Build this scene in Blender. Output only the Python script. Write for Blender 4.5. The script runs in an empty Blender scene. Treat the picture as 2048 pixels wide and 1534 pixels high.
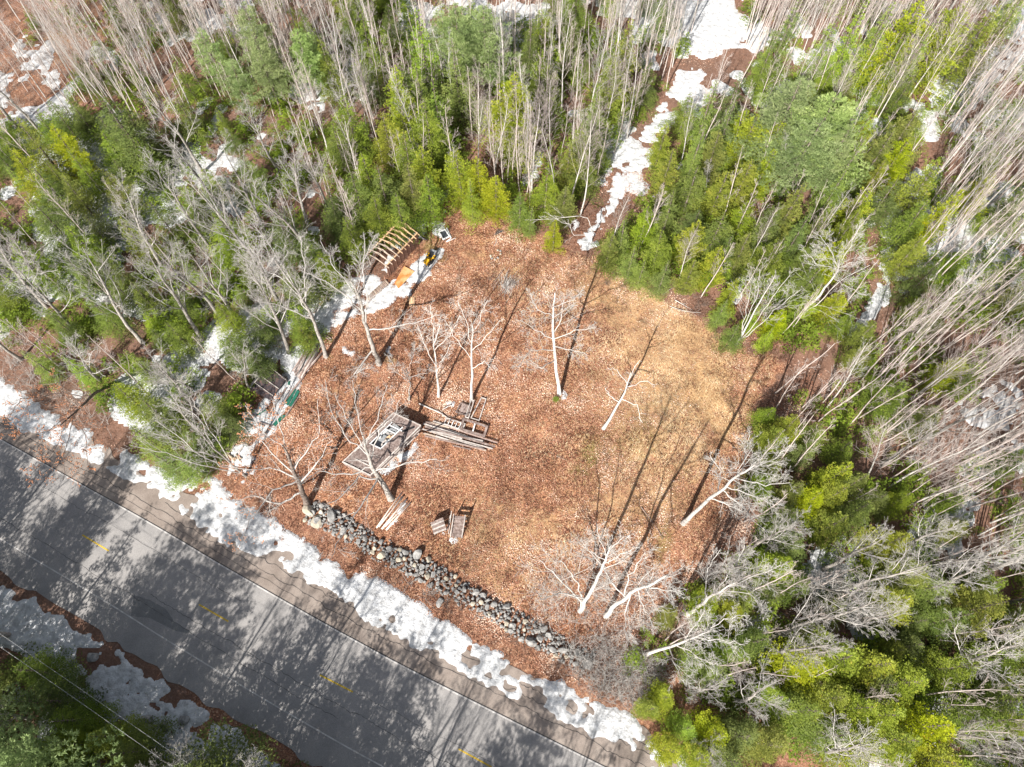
import bpy, math, random
import numpy as np
from mathutils import Vector, Matrix, Quaternion
R = math.radians
D = bpy.data
sc = bpy.context.scene
COL = sc.collection

# ------------------------------------------------------------------ camera, sky, sun, exposure
F_PX, TILT, CAM_H = 1419.0, R(24.5), 65.0          # focal length in pixels of a 2048 px wide frame
cam_d = D.cameras.new("camera")
cam_d.sensor_width = 36.0
cam_d.lens = 36.0 * F_PX / 2048.0
cam_d.clip_end = 6000
cam = D.objects.new("camera", cam_d)
COL.objects.link(cam)
cam.location = (0, 0, CAM_H)
cam.rotation_euler = (TILT, 0, 0)
sc.camera = cam

SUN_EL, SHADOW_AZ = R(37.5), R(26.5)                # shadows fall towards +Y, turned this much to +X
world = D.worlds.new("World")
sc.world = world
world.use_nodes = True
wn = world.node_tree
sky = wn.nodes.new("ShaderNodeTexSky")
sky.sky_type = 'NISHITA'
sky.sun_disc = False
sky.sun_elevation = SUN_EL
sky.sun_rotation = math.pi + SHADOW_AZ
sky_hs = wn.nodes.new("ShaderNodeHueSaturation")            # sky desaturated to keep the shadows neutral
sky_hs.inputs["Saturation"].default_value = 0.55
wn.links.new(sky.outputs[0], sky_hs.inputs["Color"])
wn.links.new(sky_hs.outputs[0], wn.nodes["Background"].inputs[0])
wn.nodes["Background"].inputs[1].default_value = 0.065
sd = D.lights.new("sun", 'SUN')
sd.energy = 5.0
sd.angle = R(0.5)
sd.color = (1.0, 0.96, 0.9)
sun = D.objects.new("sun", sd)
COL.objects.link(sun)
sun.rotation_euler = Vector((math.sin(SHADOW_AZ) * math.cos(SUN_EL), math.cos(SHADOW_AZ) * math.cos(SUN_EL), -math.sin(SUN_EL))).to_track_quat('-Z', 'Y').to_euler()
sc.view_settings.view_transform = 'Standard'
sc.view_settings.look = 'None'
sc.view_settings.gamma = 1
sc.view_settings.exposure = 1.0
try:
    sc.cycles.max_bounces = 5
    sc.cycles.diffuse_bounces = 2
    sc.cycles.transmission_bounces = 3
    sc.cycles.transparent_max_bounces = 4
except Exception:
    pass

# ------------------------------------------------------------------ helpers
def P(px, py, z=0.0):
    """The point of the place that the photograph shows at pixel (px, py), at height z."""
    u = (px - 1024) / F_PX
    v = (py - 767) / F_PX
    dx, dy, dz = u, math.sin(TILT) - v * math.cos(TILT), -math.cos(TILT) - v * math.sin(TILT)
    t = (z - CAM_H) / dz
    return Vector((t * dx, t * dy, z))

def to_px(x, y, z=0.0):
    a = y * math.sin(TILT) - (z - CAM_H) * math.cos(TILT)
    b = y * math.cos(TILT) + (z - CAM_H) * math.sin(TILT)
    return 1024 + F_PX * x / a, 767 - F_PX * b / a

def poly(pts):
    return np.array([P(*p)[:2] for p in pts])

def inside(pl, x, y):
    x = np.asarray(x, float); y = np.asarray(y, float)
    r = np.zeros(x.shape, bool)
    n = len(pl)
    j = n - 1
    for i in range(n):
        xi, yi = pl[i]; xj, yj = pl[j]
        if yi != yj:
            c = ((yi > y) != (yj > y)) & (x < (xj - xi) * (y - yi) / (yj - yi) + xi)
            r ^= c
        j = i
    return r

def seg_dist(line, x, y):
    x = np.asarray(x, float); y = np.asarray(y, float)
    best = np.full(x.shape, 1e9)
    for i in range(len(line) - 1):
        ax, ay = line[i][:2]; bx, by = line[i + 1][:2]
        dx, dy = bx - ax, by - ay
        t = np.clip(((x - ax) * dx + (y - ay) * dy) / (dx * dx + dy * dy), 0, 1)
        best = np.minimum(best, np.hypot(x - ax - t * dx, y - ay - t * dy))
    return best

def _h(ix, iy, s):
    n = (ix.astype(np.int64) * 374761393 + iy.astype(np.int64) * 668265263 + s * 1442695041) & 0x7fffffff
    n = ((n ^ (n >> 13)) * 1274126177) & 0x7fffffff
    return ((n ^ (n >> 16)) & 0xffff) / 65535.0

def vnoise(x, y, s=0):
    xi = np.floor(x); yi = np.floor(y)
    fx = x - xi; fy = y - yi
    fx = fx * fx * (3 - 2 * fx); fy = fy * fy * (3 - 2 * fy)
    a = _h(xi, yi, s); b = _h(xi + 1, yi, s); c = _h(xi, yi + 1, s); d = _h(xi + 1, yi + 1, s)
    return (a * (1 - fx) + b * fx) * (1 - fy) + (c * (1 - fx) + d * fx) * fy

def fbm(x, y, s=0, o=4):
    r = 0; a = .5; t = 0
    for i in range(o):
        r = r + a * vnoise(x, y, s + i * 7); t += a
        x = x * 2.03 + 11.3; y = y * 2.03 + 5.1; a *= .5
    return r / t

def ss(a, b, x):
    t = np.clip((x - a) / (b - a), 0, 1)
    return t * t * (3 - 2 * t)

def tag(o, label=None, cat=None, group=None, kind=None):
    if label: o["label"] = label
    if cat: o["category"] = cat
    if group: o["group"] = group
    if kind: o["kind"] = kind
    return o

def empty(name, loc, rz=0.0):
    o = D.objects.new(name, None)
    o.empty_display_size = 0.3
    COL.objects.link(o)
    o.location = loc
    o.rotation_euler = (0, 0, rz)
    return o

def link(name, me, parent=None):
    o = D.objects.new(name, me)
    COL.objects.link(o)
    if parent is not None: o.parent = parent
    return o

def mesh_np(name, V, Fq, mat, smooth=False, attrs=None):
    """V (n,3), Fq (m,k) all faces with k corners; attrs: name -> per-vertex float array."""
    V = np.asarray(V, np.float32); Fq = np.asarray(Fq, np.int32)
    me = D.meshes.new(name)
    m, k = Fq.shape
    me.vertices.add(len(V)); me.vertices.foreach_set("co", V.ravel())
    me.loops.add(m * k); me.loops.foreach_set("vertex_index", Fq.ravel())
    me.polygons.add(m)
    me.polygons.foreach_set("loop_start", np.arange(0, m * k, k, dtype=np.int32))
    me.polygons.foreach_set("loop_total", np.full(m, k, np.int32))
    if smooth: me.polygons.foreach_set("use_smooth", np.ones(m, bool))
    if attrs:
        for an, av in attrs.items():
            av = np.asarray(av, np.float32)
            if av.ndim == 1:
                a = me.attributes.new(an, 'FLOAT', 'POINT'); a.data.foreach_set("value", av)
            else:
                a = me.attributes.new(an, 'FLOAT_COLOR', 'POINT'); a.data.foreach_set("color", av.ravel())
    me.materials.append(mat)
    me.update(calc_edges=True)
    me.validate()
    return me

class MB:
    """collects boxes, boards, tubes and free faces in a list, then links them as one mesh object"""
    def __init__(s): s.v = []; s.f = []
    def add(s, V, Fs):
        o = len(s.v)
        s.v += [tuple(p) for p in V]
        s.f += [tuple(i + o for i in f) for f in Fs]
    def board(s, a, b, w, t, up=(0, 0, 1), jig=0.0):
        """a plank from a to b (its centre line), w wide across, t thick along up"""
        a = Vector(a); b = Vector(b); d = (b - a)
        if d.length < 1e-6: return
        d.normalize(); up = Vector(up)
        side = d.cross(up)
        if side.length < 1e-4: side = d.cross(Vector((1, 0, 0)))
        side.normalize(); u = side.cross(d).normalized()
        V = []
        for p in (a, b):
            for (i, j) in ((-1, -1), (1, -1), (1, 1), (-1, 1)):
                V.append(p + side * (w / 2 * i) + u * (t / 2 * j))
        s.add(V, [(0, 3, 2, 1), (4, 5, 6, 7), (0, 1, 5, 4), (1, 2, 6, 5), (2, 3, 7, 6), (3, 0, 4, 7)])
    def box(s, c, sx, sy, sz, rz=0):
        """box standing on c"""
        c = Vector(c); d = Vector((math.cos(rz), math.sin(rz), 0)) * sx / 2
        m = c + Vector((0, 0, sz / 2))
        s.board(m - d, m + d, sy, sz)
    def quad(s, pts, th):
        """a sheet through 4 points with thickness th downwards"""
        pts = [Vector(p) for p in pts]
        n = (pts[1] - pts[0]).cross(pts[2] - pts[0]).normalized()
        if n.z < 0: pts = pts[::-1]; n = -n
        k = len(pts)
        V = pts + [p - n * th for p in pts]
        Fs = [tuple(range(k)), tuple(range(2 * k - 1, k - 1, -1))]
        Fs += [(i, k + i, k + (i + 1) % k, (i + 1) % k) for i in range(k)]
        s.add(V, Fs)
    def tube(s, pts, rad, k=8, caps=True):
        pts = [Vector(p) for p in pts]
        if not hasattr(rad, '__len__'): rad = [rad] * len(pts)
        V = []
        for i, p in enumerate(pts):
            d = (pts[min(i + 1, len(pts) - 1)] - pts[max(i - 1, 0)]).normalized()
            a = d.cross(Vector((0.3, 0.2, 1)))
            if a.length < .05: a = d.cross(Vector((1, 0, 0)))
            a.normalize(); b = d.cross(a)
            for j in range(k):
                t = 2 * math.pi * j / k
                V.append(p + (a * math.cos(t) + b * math.sin(t)) * rad[i])
        Fs = [(i * k + j, i * k + (j + 1) % k, (i + 1) * k + (j + 1) % k, (i + 1) * k + j) for i in range(len(pts) - 1) for j in range(k)]
        if caps: Fs += [tuple(range(k - 1, -1, -1)), tuple(range((len(pts) - 1) * k, len(pts) * k))]
        s.add(V, Fs)
    def build(s, name, mat, parent=None, origin=None, smooth=False, rot=0.0):
        me = D.meshes.new(name)
        V = s.v
        if origin is not None:
            ox, oy, oz = origin
            V = [(p[0] - ox, p[1] - oy, p[2] - oz) for p in V]
        me.from_pydata(V, [], s.f)
        me.materials.append(mat)
        if smooth:
            me.polygons.foreach_set("use_smooth", [len(p.vertices) == 4 for p in me.polygons])
        me.update()
        o = link(name, me, parent)
        if parent is None and origin is not None: o.location = origin
        return o

# ------------------------------------------------------------------ materials
def new_mat(name):
    m = D.materials.new(name); m.use_nodes = True
    nt = m.node_tree
    b = nt.nodes["Principled BSDF"]
    b.inputs["Specular IOR Level"].default_value = 0.15
    b.inputs["Roughness"].default_value = 0.85
    return m, nt, b

def N(nt, t, **kw):
    n = nt.nodes.new(t)
    for k, v in kw.items():
        if hasattr(n, k): setattr(n, k, v)
    return n

def noise(nt, scale, detail=4, rough=.6, vec=None, dist=0):
    n = N(nt, "ShaderNodeTexNoise")
    n.inputs["Scale"].default_value = scale; n.inputs["Detail"].default_value = detail
    n.inputs["Roughness"].default_value = rough; n.inputs["Distortion"].default_value = dist
    if vec is not None: nt.links.new(vec, n.inputs["Vector"])
    return n

def ramp(nt, src, stops, interp='LINEAR'):
    r = N(nt, "ShaderNodeValToRGB")
    r.color_ramp.interpolation = interp
    e = r.color_ramp.elements
    while len(e) > 1: e.remove(e[-1])
    e[0].position = stops[0][0]; e[0].color = (*stops[0][1], 1)
    for p, c in stops[1:]:
        q = e.new(p); q.color = (*c, 1)
    nt.links.new(src, r.inputs[0])
    return r

def mix(nt, fac, a, b, mode='MIX'):
    m = N(nt, "ShaderNodeMix"); m.data_type = 'RGBA'; m.blend_type = mode
    for s_, i in ((fac, 0), (a, 6), (b, 7)):
        if isinstance(s_, (int, float)): m.inputs[i].default_value = s_
        elif isinstance(s_, tuple): m.inputs[i].default_value = (*s_, 1)
        else: nt.links.new(s_, m.inputs[i])
    return m.outputs[2]

def mathn(nt, op, a, b=0.0, c=None):
    m = N(nt, "ShaderNodeMath"); m.operation = op
    for i, s_ in enumerate((a, b) if c is None else (a, b, c)):
        if isinstance(s_, (int, float)): m.inputs[i].default_value = s_
        else: nt.links.new(s_, m.inputs[i])
    return m.outputs[0]

def bump(nt, b, src, strength, dist):
    n = N(nt, "ShaderNodeBump"); n.inputs["Strength"].default_value = strength; n.inputs["Distance"].default_value = dist
    nt.links.new(src, n.inputs["Height"]); nt.links.new(n.outputs[0], b.inputs["Normal"])

def simple(name, stops, scale=6, rough=.85, bmp=0.0, spec=.15, detail=5, obj=True, stretch=None):
    m, nt, b = new_mat(name)
    tc = N(nt, "ShaderNodeTexCoord")
    vec = tc.outputs["Object" if obj else "Generated"]
    if stretch:
        mp = N(nt, "ShaderNodeMapping"); mp.inputs["Scale"].default_value = stretch
        nt.links.new(vec, mp.inputs[0]); vec = mp.outputs[0]
    n = noise(nt, scale, detail, .65, vec)
    r = ramp(nt, n.outputs[0], stops)
    oi = N(nt, "ShaderNodeObjectInfo")
    v = mathn(nt, 'MULTIPLY_ADD', oi.outputs["Random"], .3, .85)
    hsv = N(nt, "ShaderNodeHueSaturation")
    nt.links.new(v, hsv.inputs["Value"]); nt.links.new(r.outputs[0], hsv.inputs["Color"])
    nt.links.new(hsv.outputs[0], b.inputs["Base Color"])
    b.inputs["Roughness"].default_value = rough; b.inputs["Specular IOR Level"].default_value = spec
    if bmp: bump(nt, b, n.outputs[0], bmp, .03)
    return m

def foliage(name, dark, mid, light, tip=None, trans=.35):
    m, nt, b = new_mat(name)
    at = N(nt, "ShaderNodeAttribute"); at.attribute_name = "tint"
    oi = N(nt, "ShaderNodeObjectInfo")
    stops = [(0.0, dark), (.45, mid), (.85, light)]
    if tip: stops.append((1.0, tip))
    r = ramp(nt, at.outputs["Fac"], stops)
    hsv = N(nt, "ShaderNodeHueSaturation")
    nt.links.new(mathn(nt, 'MULTIPLY_ADD', oi.outputs["Random"], .022, .484), hsv.inputs["Hue"])
    w = N(nt, "ShaderNodeTexWhiteNoise"); w.noise_dimensions = '1D'
    nt.links.new(oi.outputs["Random"], w.inputs["W"])
    nt.links.new(mathn(nt, 'MULTIPLY_ADD', w.outputs["Value"], .5, .72), hsv.inputs["Value"])
    nt.links.new(mathn(nt, 'MULTIPLY_ADD', w.outputs["Value"], .25, .85), hsv.inputs["Saturation"])
    nt.links.new(r.outputs[0], hsv.inputs["Color"])
    nt.links.new(hsv.outputs[0], b.inputs["Base Color"])
    b.inputs["Roughness"].default_value = .55
    b.inputs["Specular IOR Level"].default_value = .3
    tr = N(nt, "ShaderNodeBsdfTranslucent")
    nt.links.new(hsv.outputs[0], tr.inputs["Color"])
    mx = N(nt, "ShaderNodeMixShader"); mx.inputs[0].default_value = trans
    out = nt.nodes["Material Output"]
    nt.links.new(b.outputs[0], mx.inputs[1]); nt.links.new(tr.outputs[0], mx.inputs[2]); nt.links.new(mx.outputs[0], out.inputs[0])
    return m

M = {}
M['cedar'] = foliage('cedar_foliage', (.12, .165, .018), (.28, .34, .036), (.44, .49, .06), (.54, .42, .08))
M['hemlock'] = foliage('hemlock_foliage', (.07, .11, .018), (.18, .25, .04), (.31, .39, .065), (.42, .46, .08))
M['fir'] = foliage('fir_foliage', (.10, .165, .025), (.25, .355, .055), (.40, .51, .09), (.48, .55, .12))
M['pine'] = foliage('pine_foliage', (.12, .17, .06), (.25, .34, .12), (.40, .49, .20), (.46, .52, .26))
M['bark_pale'] = simple('pale_birch_bark', [(.3, (.16, .14, .125)), (.42, (.44, .41, .375)), (.58, (.60, .565, .525)), (.8, (.72, .69, .65))], 4, stretch=(1, 1, 2.5), bmp=.4)
M['bark_grey'] = simple('grey_bark', [(.25, (.09, .08, .07)), (.45, (.25, .225, .20)), (.6, (.40, .37, .335)), (.8, (.56, .52, .48))], 6, bmp=1, stretch=(1, 1, .6))
M['bark_brown'] = simple('brown_bark', [(.25, (.045, .036, .03)), (.45, (.13, .10, .085)), (.6, (.24, .20, .17)), (.8, (.42, .38, .34))], 5, bmp=1)
M['twig_grey'] = simple('grey_twigs', [(0, (.27, .245, .225)), (.5, (.46, .43, .40)), (.8, (.60, .575, .545))], 2)
M['twig_pale'] = simple('pale_limbs', [(0, (.40, .37, .34)), (.5, (.58, .55, .51)), (.8, (.70, .67, .63))], 2)
M['twig_pink'] = simple('pinkish_twigs', [(0, (.30, .24, .215)), (.5, (.47, .40, .365)), (.8, (.62, .555, .51))], 2)
M['twig_brown'] = simple('brown_twigs', [(0, (.15, .10, .08)), (.5, (.27, .20, .165)), (.8, (.40, .32, .27))], 2)
M['weathered'] = simple('weathered_board', [(.2, (.08, .055, .048)), (.45, (.20, .148, .13)), (.7, (.38, .31, .28))], 4, bmp=.3, stretch=(1, 1, 1))
M['weathered_light'] = simple('bleached_board', [(.2, (.20, .165, .145)), (.5, (.46, .41, .375)), (.75, (.66, .62, .58))], 5, bmp=.3)
M['pink_pole'] = simple('peeled_pole', [(0, (.40, .28, .23)), (.5, (.62, .50, .43)), (.8, (.74, .66, .60))], 5, bmp=.3)
M['pole_brown'] = simple('old_pole', [(0, (.13, .09, .075)), (.45, (.28, .20, .17)), (.8, (.44, .36, .33))], 5, bmp=.3)
M['new_wood'] = simple('fresh_lumber', [(0, (.46, .27, .14)), (.5, (.64, .42, .25)), (.8, (.74, .56, .38))], 6)
M['old_wood'] = simple('greying_lumber', [(0, (.30, .22, .17)), (.5, (.48, .38, .30)), (.8, (.62, .54, .46))], 6)
M['brown_siding'] = simple('brown_siding', [(0, (.17, .095, .07)), (.5, (.235, .135, .10)), (.9, (.29, .175, .13))], 3)
M['plywood'] = simple('rust_stained_plywood', [(0, (.45, .11, .02)), (.42, (.55, .19, .055)), (.55, (.60, .33, .15)), (.8, (.66, .42, .22))], 1.2)
M['tarp'] = simple('grey_tarp', [(0, (.14, .15, .16)), (.5, (.25, .26, .27)), (.8, (.36, .37, .38))], 3, rough=.5, spec=.3)
M['tarp_dark'] = simple('dark_roofing_felt', [(0, (.03, .028, .032)), (.5, (.06, .05, .055)), (.65, (.14, .085, .07)), (.8, (.20, .12, .095))], 4)
M['white_paint'] = simple('chalky_white_paint', [(0, (.55, .54, .52)), (.5, (.76, .76, .75)), (.8, (.82, .82, .81))], 6, rough=.5)
M['yellow_paint'] = simple('yellow_machine_paint', [(0, (.62, .30, .01)), (.5, (.78, .43, .02)), (.8, (.82, .50, .04))], 6, rough=.35, spec=.5)
M['black_rubber'] = simple('black_rubber', [(0, (.012, .012, .013)), (1, (.035, .035, .037))], 8, rough=.7)
M['dark_metal'] = simple('dark_metal', [(0, (.03, .03, .032)), (.5, (.07, .07, .075)), (1, (.14, .11, .09))], 8, rough=.45, spec=.5)
M['glass_dark'] = simple('dark_window_glass', [(0, (.03, .04, .045)), (1, (.09, .10, .11))], 3, rough=.1, spec=.6)
M['green_sheet'] = simple('green_sheet_metal', [(0, (.012, .07, .05)), (.5, (.018, .12, .08)), (.75, (.04, .17, .12))], 4, rough=.5, spec=.3)
M['cable'] = simple('bare_aluminium_cable', [(0, (.35, .35, .35)), (1, (.6, .6, .6))], 3)
M['bud'] = simple('rusty_leaf_buds', [(0, (.42, .15, .07)), (.5, (.55, .24, .12)), (1, (.66, .36, .22))], 3)
M['stone'] = simple('grey_fieldstone', [(.2, (.09, .09, .088)), (.4, (.19, .186, .18)), (.55, (.30, .29, .275)), (.75, (.46, .44, .41))], 1.6, bmp=.9, detail=9)
M['stone_tan'] = simple('tan_fieldstone', [(0, (.26, .22, .17)), (.5, (.42, .37, .29)), (.85, (.55, .51, .43))], 3.2, bmp=.7)
M['split_wood'] = simple('split_firewood', [(0, (.20, .13, .09)), (.5, (.42, .33, .24)), (.8, (.58, .50, .40))], 6)

# ground: leaf litter, straw grass, moss, brown forest floor, by slow-varying amounts of each
def ground_material():
    m, nt, b = new_mat('ground_cover')
    tc = N(nt, "ShaderNodeTexCoord"); vec = tc.outputs["Object"]
    at = N(nt, "ShaderNodeAttribute"); at.attribute_name = "zone"
    sep = N(nt, "ShaderNodeSeparateColor"); nt.links.new(at.outputs["Color"], sep.inputs[0])
    vo = N(nt, "ShaderNodeTexVoronoi"); vo.inputs["Scale"].default_value = 11; nt.links.new(vec, vo.inputs["Vector"])
    sepv = N(nt, "ShaderNodeSeparateColor"); nt.links.new(vo.outputs["Color"], sepv.inputs[0])
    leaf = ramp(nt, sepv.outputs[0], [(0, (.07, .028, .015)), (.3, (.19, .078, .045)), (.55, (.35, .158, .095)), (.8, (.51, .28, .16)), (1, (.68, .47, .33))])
    n1 = noise(nt, 1.1, 5, .7, vec)
    dk = ramp(nt, noise(nt, .8, 6, .75, vec).outputs[0], [(.36, (.35, .30, .30)), (.48, (.82, .78, .78)), (.6, (1.05, 1.02, 1)), (.70, (1.35, 1.25, 1.12))])
    leaf = N(nt, "ShaderNodeMix") if False else leaf
    leaf2 = mix(nt, mathn(nt, 'MULTIPLY', ramp(nt, n1.outputs[0], [(.35, (0, 0, 0)), (.7, (1, 1, 1))]).outputs[0], .75), leaf.outputs[0], mix(nt, .5, leaf.outputs[0], (.40, .22, .10)))
    # straw: long soft fibres
    mp = N(nt, "ShaderNodeMapping"); mp.inputs["Scale"].default_value = (3.2, 7.5, 1); mp.inputs["Rotation"].default_value = (0, 0, .5)
    nt.links.new(vec, mp.inputs[0])
    n2 = noise(nt, 1.3, 6, .75, mp.outputs[0], 1.2)
    straw = ramp(nt, n2.outputs[0], [(.28, (.17, .08, .035)), (.42, (.38, .215, .10)), (.55, (.56, .38, .20)), (.72, (.74, .60, .38))])
    n3 = noise(nt, .55, 6, .75, vec)
    f_straw = mathn(nt, 'ADD', sep.outputs[0], mathn(nt, 'MULTIPLY_ADD', n3.outputs[0], 2.6, -1.35))
    f_straw = ramp(nt, f_straw, [(.35, (0, 0, 0)), (.75, (1, 1, 1))]).outputs[0]
    c = mix(nt, 1.0, mix(nt, f_straw, leaf2, straw.outputs[0]), dk.outputs[0], 'MULTIPLY')
    n5 = noise(nt, .9, 6, .8, vec)
    f_moss = ramp(nt, mathn(nt, 'ADD', sep.outputs[1], mathn(nt, 'MULTIPLY_ADD', n5.outputs[0], 1.2, -.75)), [(.28, (0, 0, 0)), (.6, (1, 1, 1))]).outputs[0]
    c = mix(nt, mathn(nt, 'MULTIPLY', f_moss, .7), c, mix(nt, n2.outputs[0], (.10, .12, .02), (.22, .24, .05)))
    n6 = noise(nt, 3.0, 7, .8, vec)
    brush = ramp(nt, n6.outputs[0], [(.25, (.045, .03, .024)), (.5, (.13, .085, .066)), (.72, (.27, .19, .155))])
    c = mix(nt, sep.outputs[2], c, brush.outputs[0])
    # large-scale drift of tone
    n7 = noise(nt, .12, 4, .6, vec)
    c = mix(nt, ramp(nt, n7.outputs[0], [(.35, (0, 0, 0)), (.65, (.35, .35, .35))]).outputs[0], c, (.40, .20, .13), 'MIX')
    nt.links.new(c, b.inputs["Base Color"])
    b.inputs["Roughness"].default_value = .9
    hgt = mathn(nt, 'ADD', sepv.outputs[1], n6.outputs[0])
    bump(nt, b, hgt, .7, .05)
    return m
M['ground'] = ground_material()

def snow_material():
    m, nt, b = new_mat('old_granular_snow')
    tc = N(nt, "ShaderNodeTexCoord"); vec = tc.outputs["Object"]
    n = noise(nt, 1.6, 7, .7, vec)
    n2 = noise(nt, 9, 4, .7, vec)
    c = ramp(nt, n.outputs[0], [(.25, (.30, .295, .29)), (.42, (.50, .50, .50)), (.58, (.68, .685, .69)), (.75, (.80, .81, .82))])  # grey mottle: dirty snow, with the shade of twigs painted into the colour
    sp = ramp(nt, n2.outputs[0], [(.60, (0, 0, 0)), (.66, (1, 1, 1))])
    c2 = mix(nt, mathn(nt, 'MULTIPLY', sp.outputs[0], .55), c.outputs[0], (.20, .13, .09))
    nt.links.new(c2, b.inputs["Base Color"])
    b.inputs["Roughness"].default_value = .6
    b.inputs["Specular IOR Level"].default_value = .3
    bump(nt, b, n.outputs[0], 1.0, .25)
    return m
M['snow'] = snow_material()

def asphalt_material(name, tones, crack=0.0):
    m, nt, b = new_mat(name)
    tc = N(nt, "ShaderNodeTexCoord"); vec = tc.outputs["Object"]
    n = noise(nt, .35, 6, .65, vec); n2 = noise(nt, 22, 3, .7, vec)
    c = ramp(nt, n.outputs[0], [(.3, tones[0]), (.5, tones[1]), (.75, tones[2])])
    c = mix(nt, .5, c.outputs[0], ramp(nt, n2.outputs[0], [(.3, (.25, .25, .25)), (.7, (.8, .8, .8))]).outputs[0], 'OVERLAY')
    nt.links.new(c, b.inputs["Base Color"])
    b.inputs["Roughness"].default_value = .8
    bump(nt, b, n2.outputs[0], .4, .01)
    return m
M['asphalt'] = asphalt_material('worn_asphalt', [(.225, .215, .21), (.285, .27, .26), (.33, .31, .295)])
M['asphalt_new'] = asphalt_material('asphalt_patch', [(.16, .158, .156), (.19, .187, .184), (.22, .215, .21)])
M['shoulder'] = asphalt_material('sandy_old_pavement', [(.18, .145, .122), (.26, .215, .185), (.34, .29, .25)])
M['line_white'] = simple('worn_white_line', [(0, (.30, .27, .25)), (.45, (.42, .40, .38)), (.7, (.58, .56, .54))], 1.5)
M['line_yellow'] = simple('yellow_road_paint', [(0, (.40, .30, .10)), (.4, (.66, .44, .05)), (.8, (.78, .55, .08))], 1.5)
M['crack'] = simple('crack_filler', [(0, (.02, .02, .02)), (1, (.05, .05, .05))], 3)

def litter_mat():
    m, nt, b = new_mat('fallen_leaves')
    at = N(nt, "ShaderNodeAttribute"); at.attribute_name = "tint"
    r = ramp(nt, at.outputs["Fac"], [(0, (.075, .03, .018)), (.3, (.20, .083, .048)), (.55, (.39, .18, .11)), (.8, (.60, .36, .25)), (1, (.80, .62, .49))])
    nt.links.new(r.outputs[0], b.inputs["Base Color"]); b.inputs["Roughness"].default_value = .6
    return m
M['litter'] = litter_mat()
def straw_mat():
    m, nt, b = new_mat('dry_grass_blades')
    at = N(nt, "ShaderNodeAttribute"); at.attribute_name = "tint"
    r = ramp(nt, at.outputs["Fac"], [(0, (.20, .10, .045)), (.35, (.44, .28, .14)), (.7, (.66, .50, .29)), (1, (.82, .70, .48))])
    nt.links.new(r.outputs[0], b.inputs["Base Color"]); b.inputs["Roughness"].default_value = .6
    return m
M['straw'] = straw_mat()

# ------------------------------------------------------------------ plan of the place (outlines on the ground)
CLEAR = poly([(895, 385), (985, 425), (1080, 475), (1180, 515), (1235, 548), (1330, 590), (1420, 650), (1500, 705), (1550, 705), (1560, 730), (1525, 780), (1500, 880), (1460, 990), (1430, 1100), (1350, 1190), (1220, 1290), (1130, 1290),
              (1000, 1215), (880, 1145), (760, 1085), (640, 1010), (560, 985), (470, 950), (500, 870), (560, 790), (600, 730), (640, 690), (700, 640), (760, 600), (775, 560), (845, 480), (870, 430)])
ROAD_C = [P(*p) for p in ((165, 1070), (398, 1209), (640, 1350), (917, 1498))]
d0 = (ROAD_C[0] - ROAD_C[1]).normalized(); d1 = (ROAD_C[3] - ROAD_C[2]).normalized()
ROAD_C = [ROAD_C[0] + d0 * (k * 40) + Vector((0, 1, 0)) * (-.9 * k * k) for k in (6, 5, 4, 3, 2, 1)] + ROAD_C + [ROAD_C[3] + d1 * (k * 40) + Vector((0, 1, 0)) * (.9 * k * k) for k in (1, 2, 3, 4, 5, 6)]
def resample(pts, step):
    out = []
    n = len(pts)
    for i in range(n - 1):
        p0, p1, p2, p3 = pts[max(i - 1, 0)], pts[i], pts[i + 1], pts[min(i + 2, n - 1)]
        k = max(1, int((p2 - p1).length / step))
        for j in range(k):
            t = j / k
            out.append(.5 * ((2 * p1) + (p2 - p0) * t + (2 * p0 - 5 * p1 + 4 * p2 - p3) * t * t + (3 * p1 - p0 - 3 * p2 + p3) * t ** 3))
    out.append(pts[-1])
    return out
ROAD = resample(ROAD_C, 1.5)
ROAD_MID = [p for p in ROAD if -75 < p.x < 60]
def offset(line, d):
    out = []
    for i, p in enumerate(line):
        t = (line[min(i + 1, len(line) - 1)] - line[max(i - 1, 0)]).normalized()
        out.append(p + Vector((-t.y, t.x, 0)) * d)
    return out

PATH = [P(*p)[:2] for p in ((1870, 290), (1840, 335), (1805, 400), (1790, 470), (1780, 560), (1760, 620), (1710, 665))]
WALL = [P(*p) for p in ((618, 1022), (690, 1055), (760, 1098), (830, 1132), (890, 1162), (950, 1200), (1010, 1232), (1070, 1268), (1130, 1303), (1185, 1325))]

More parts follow.
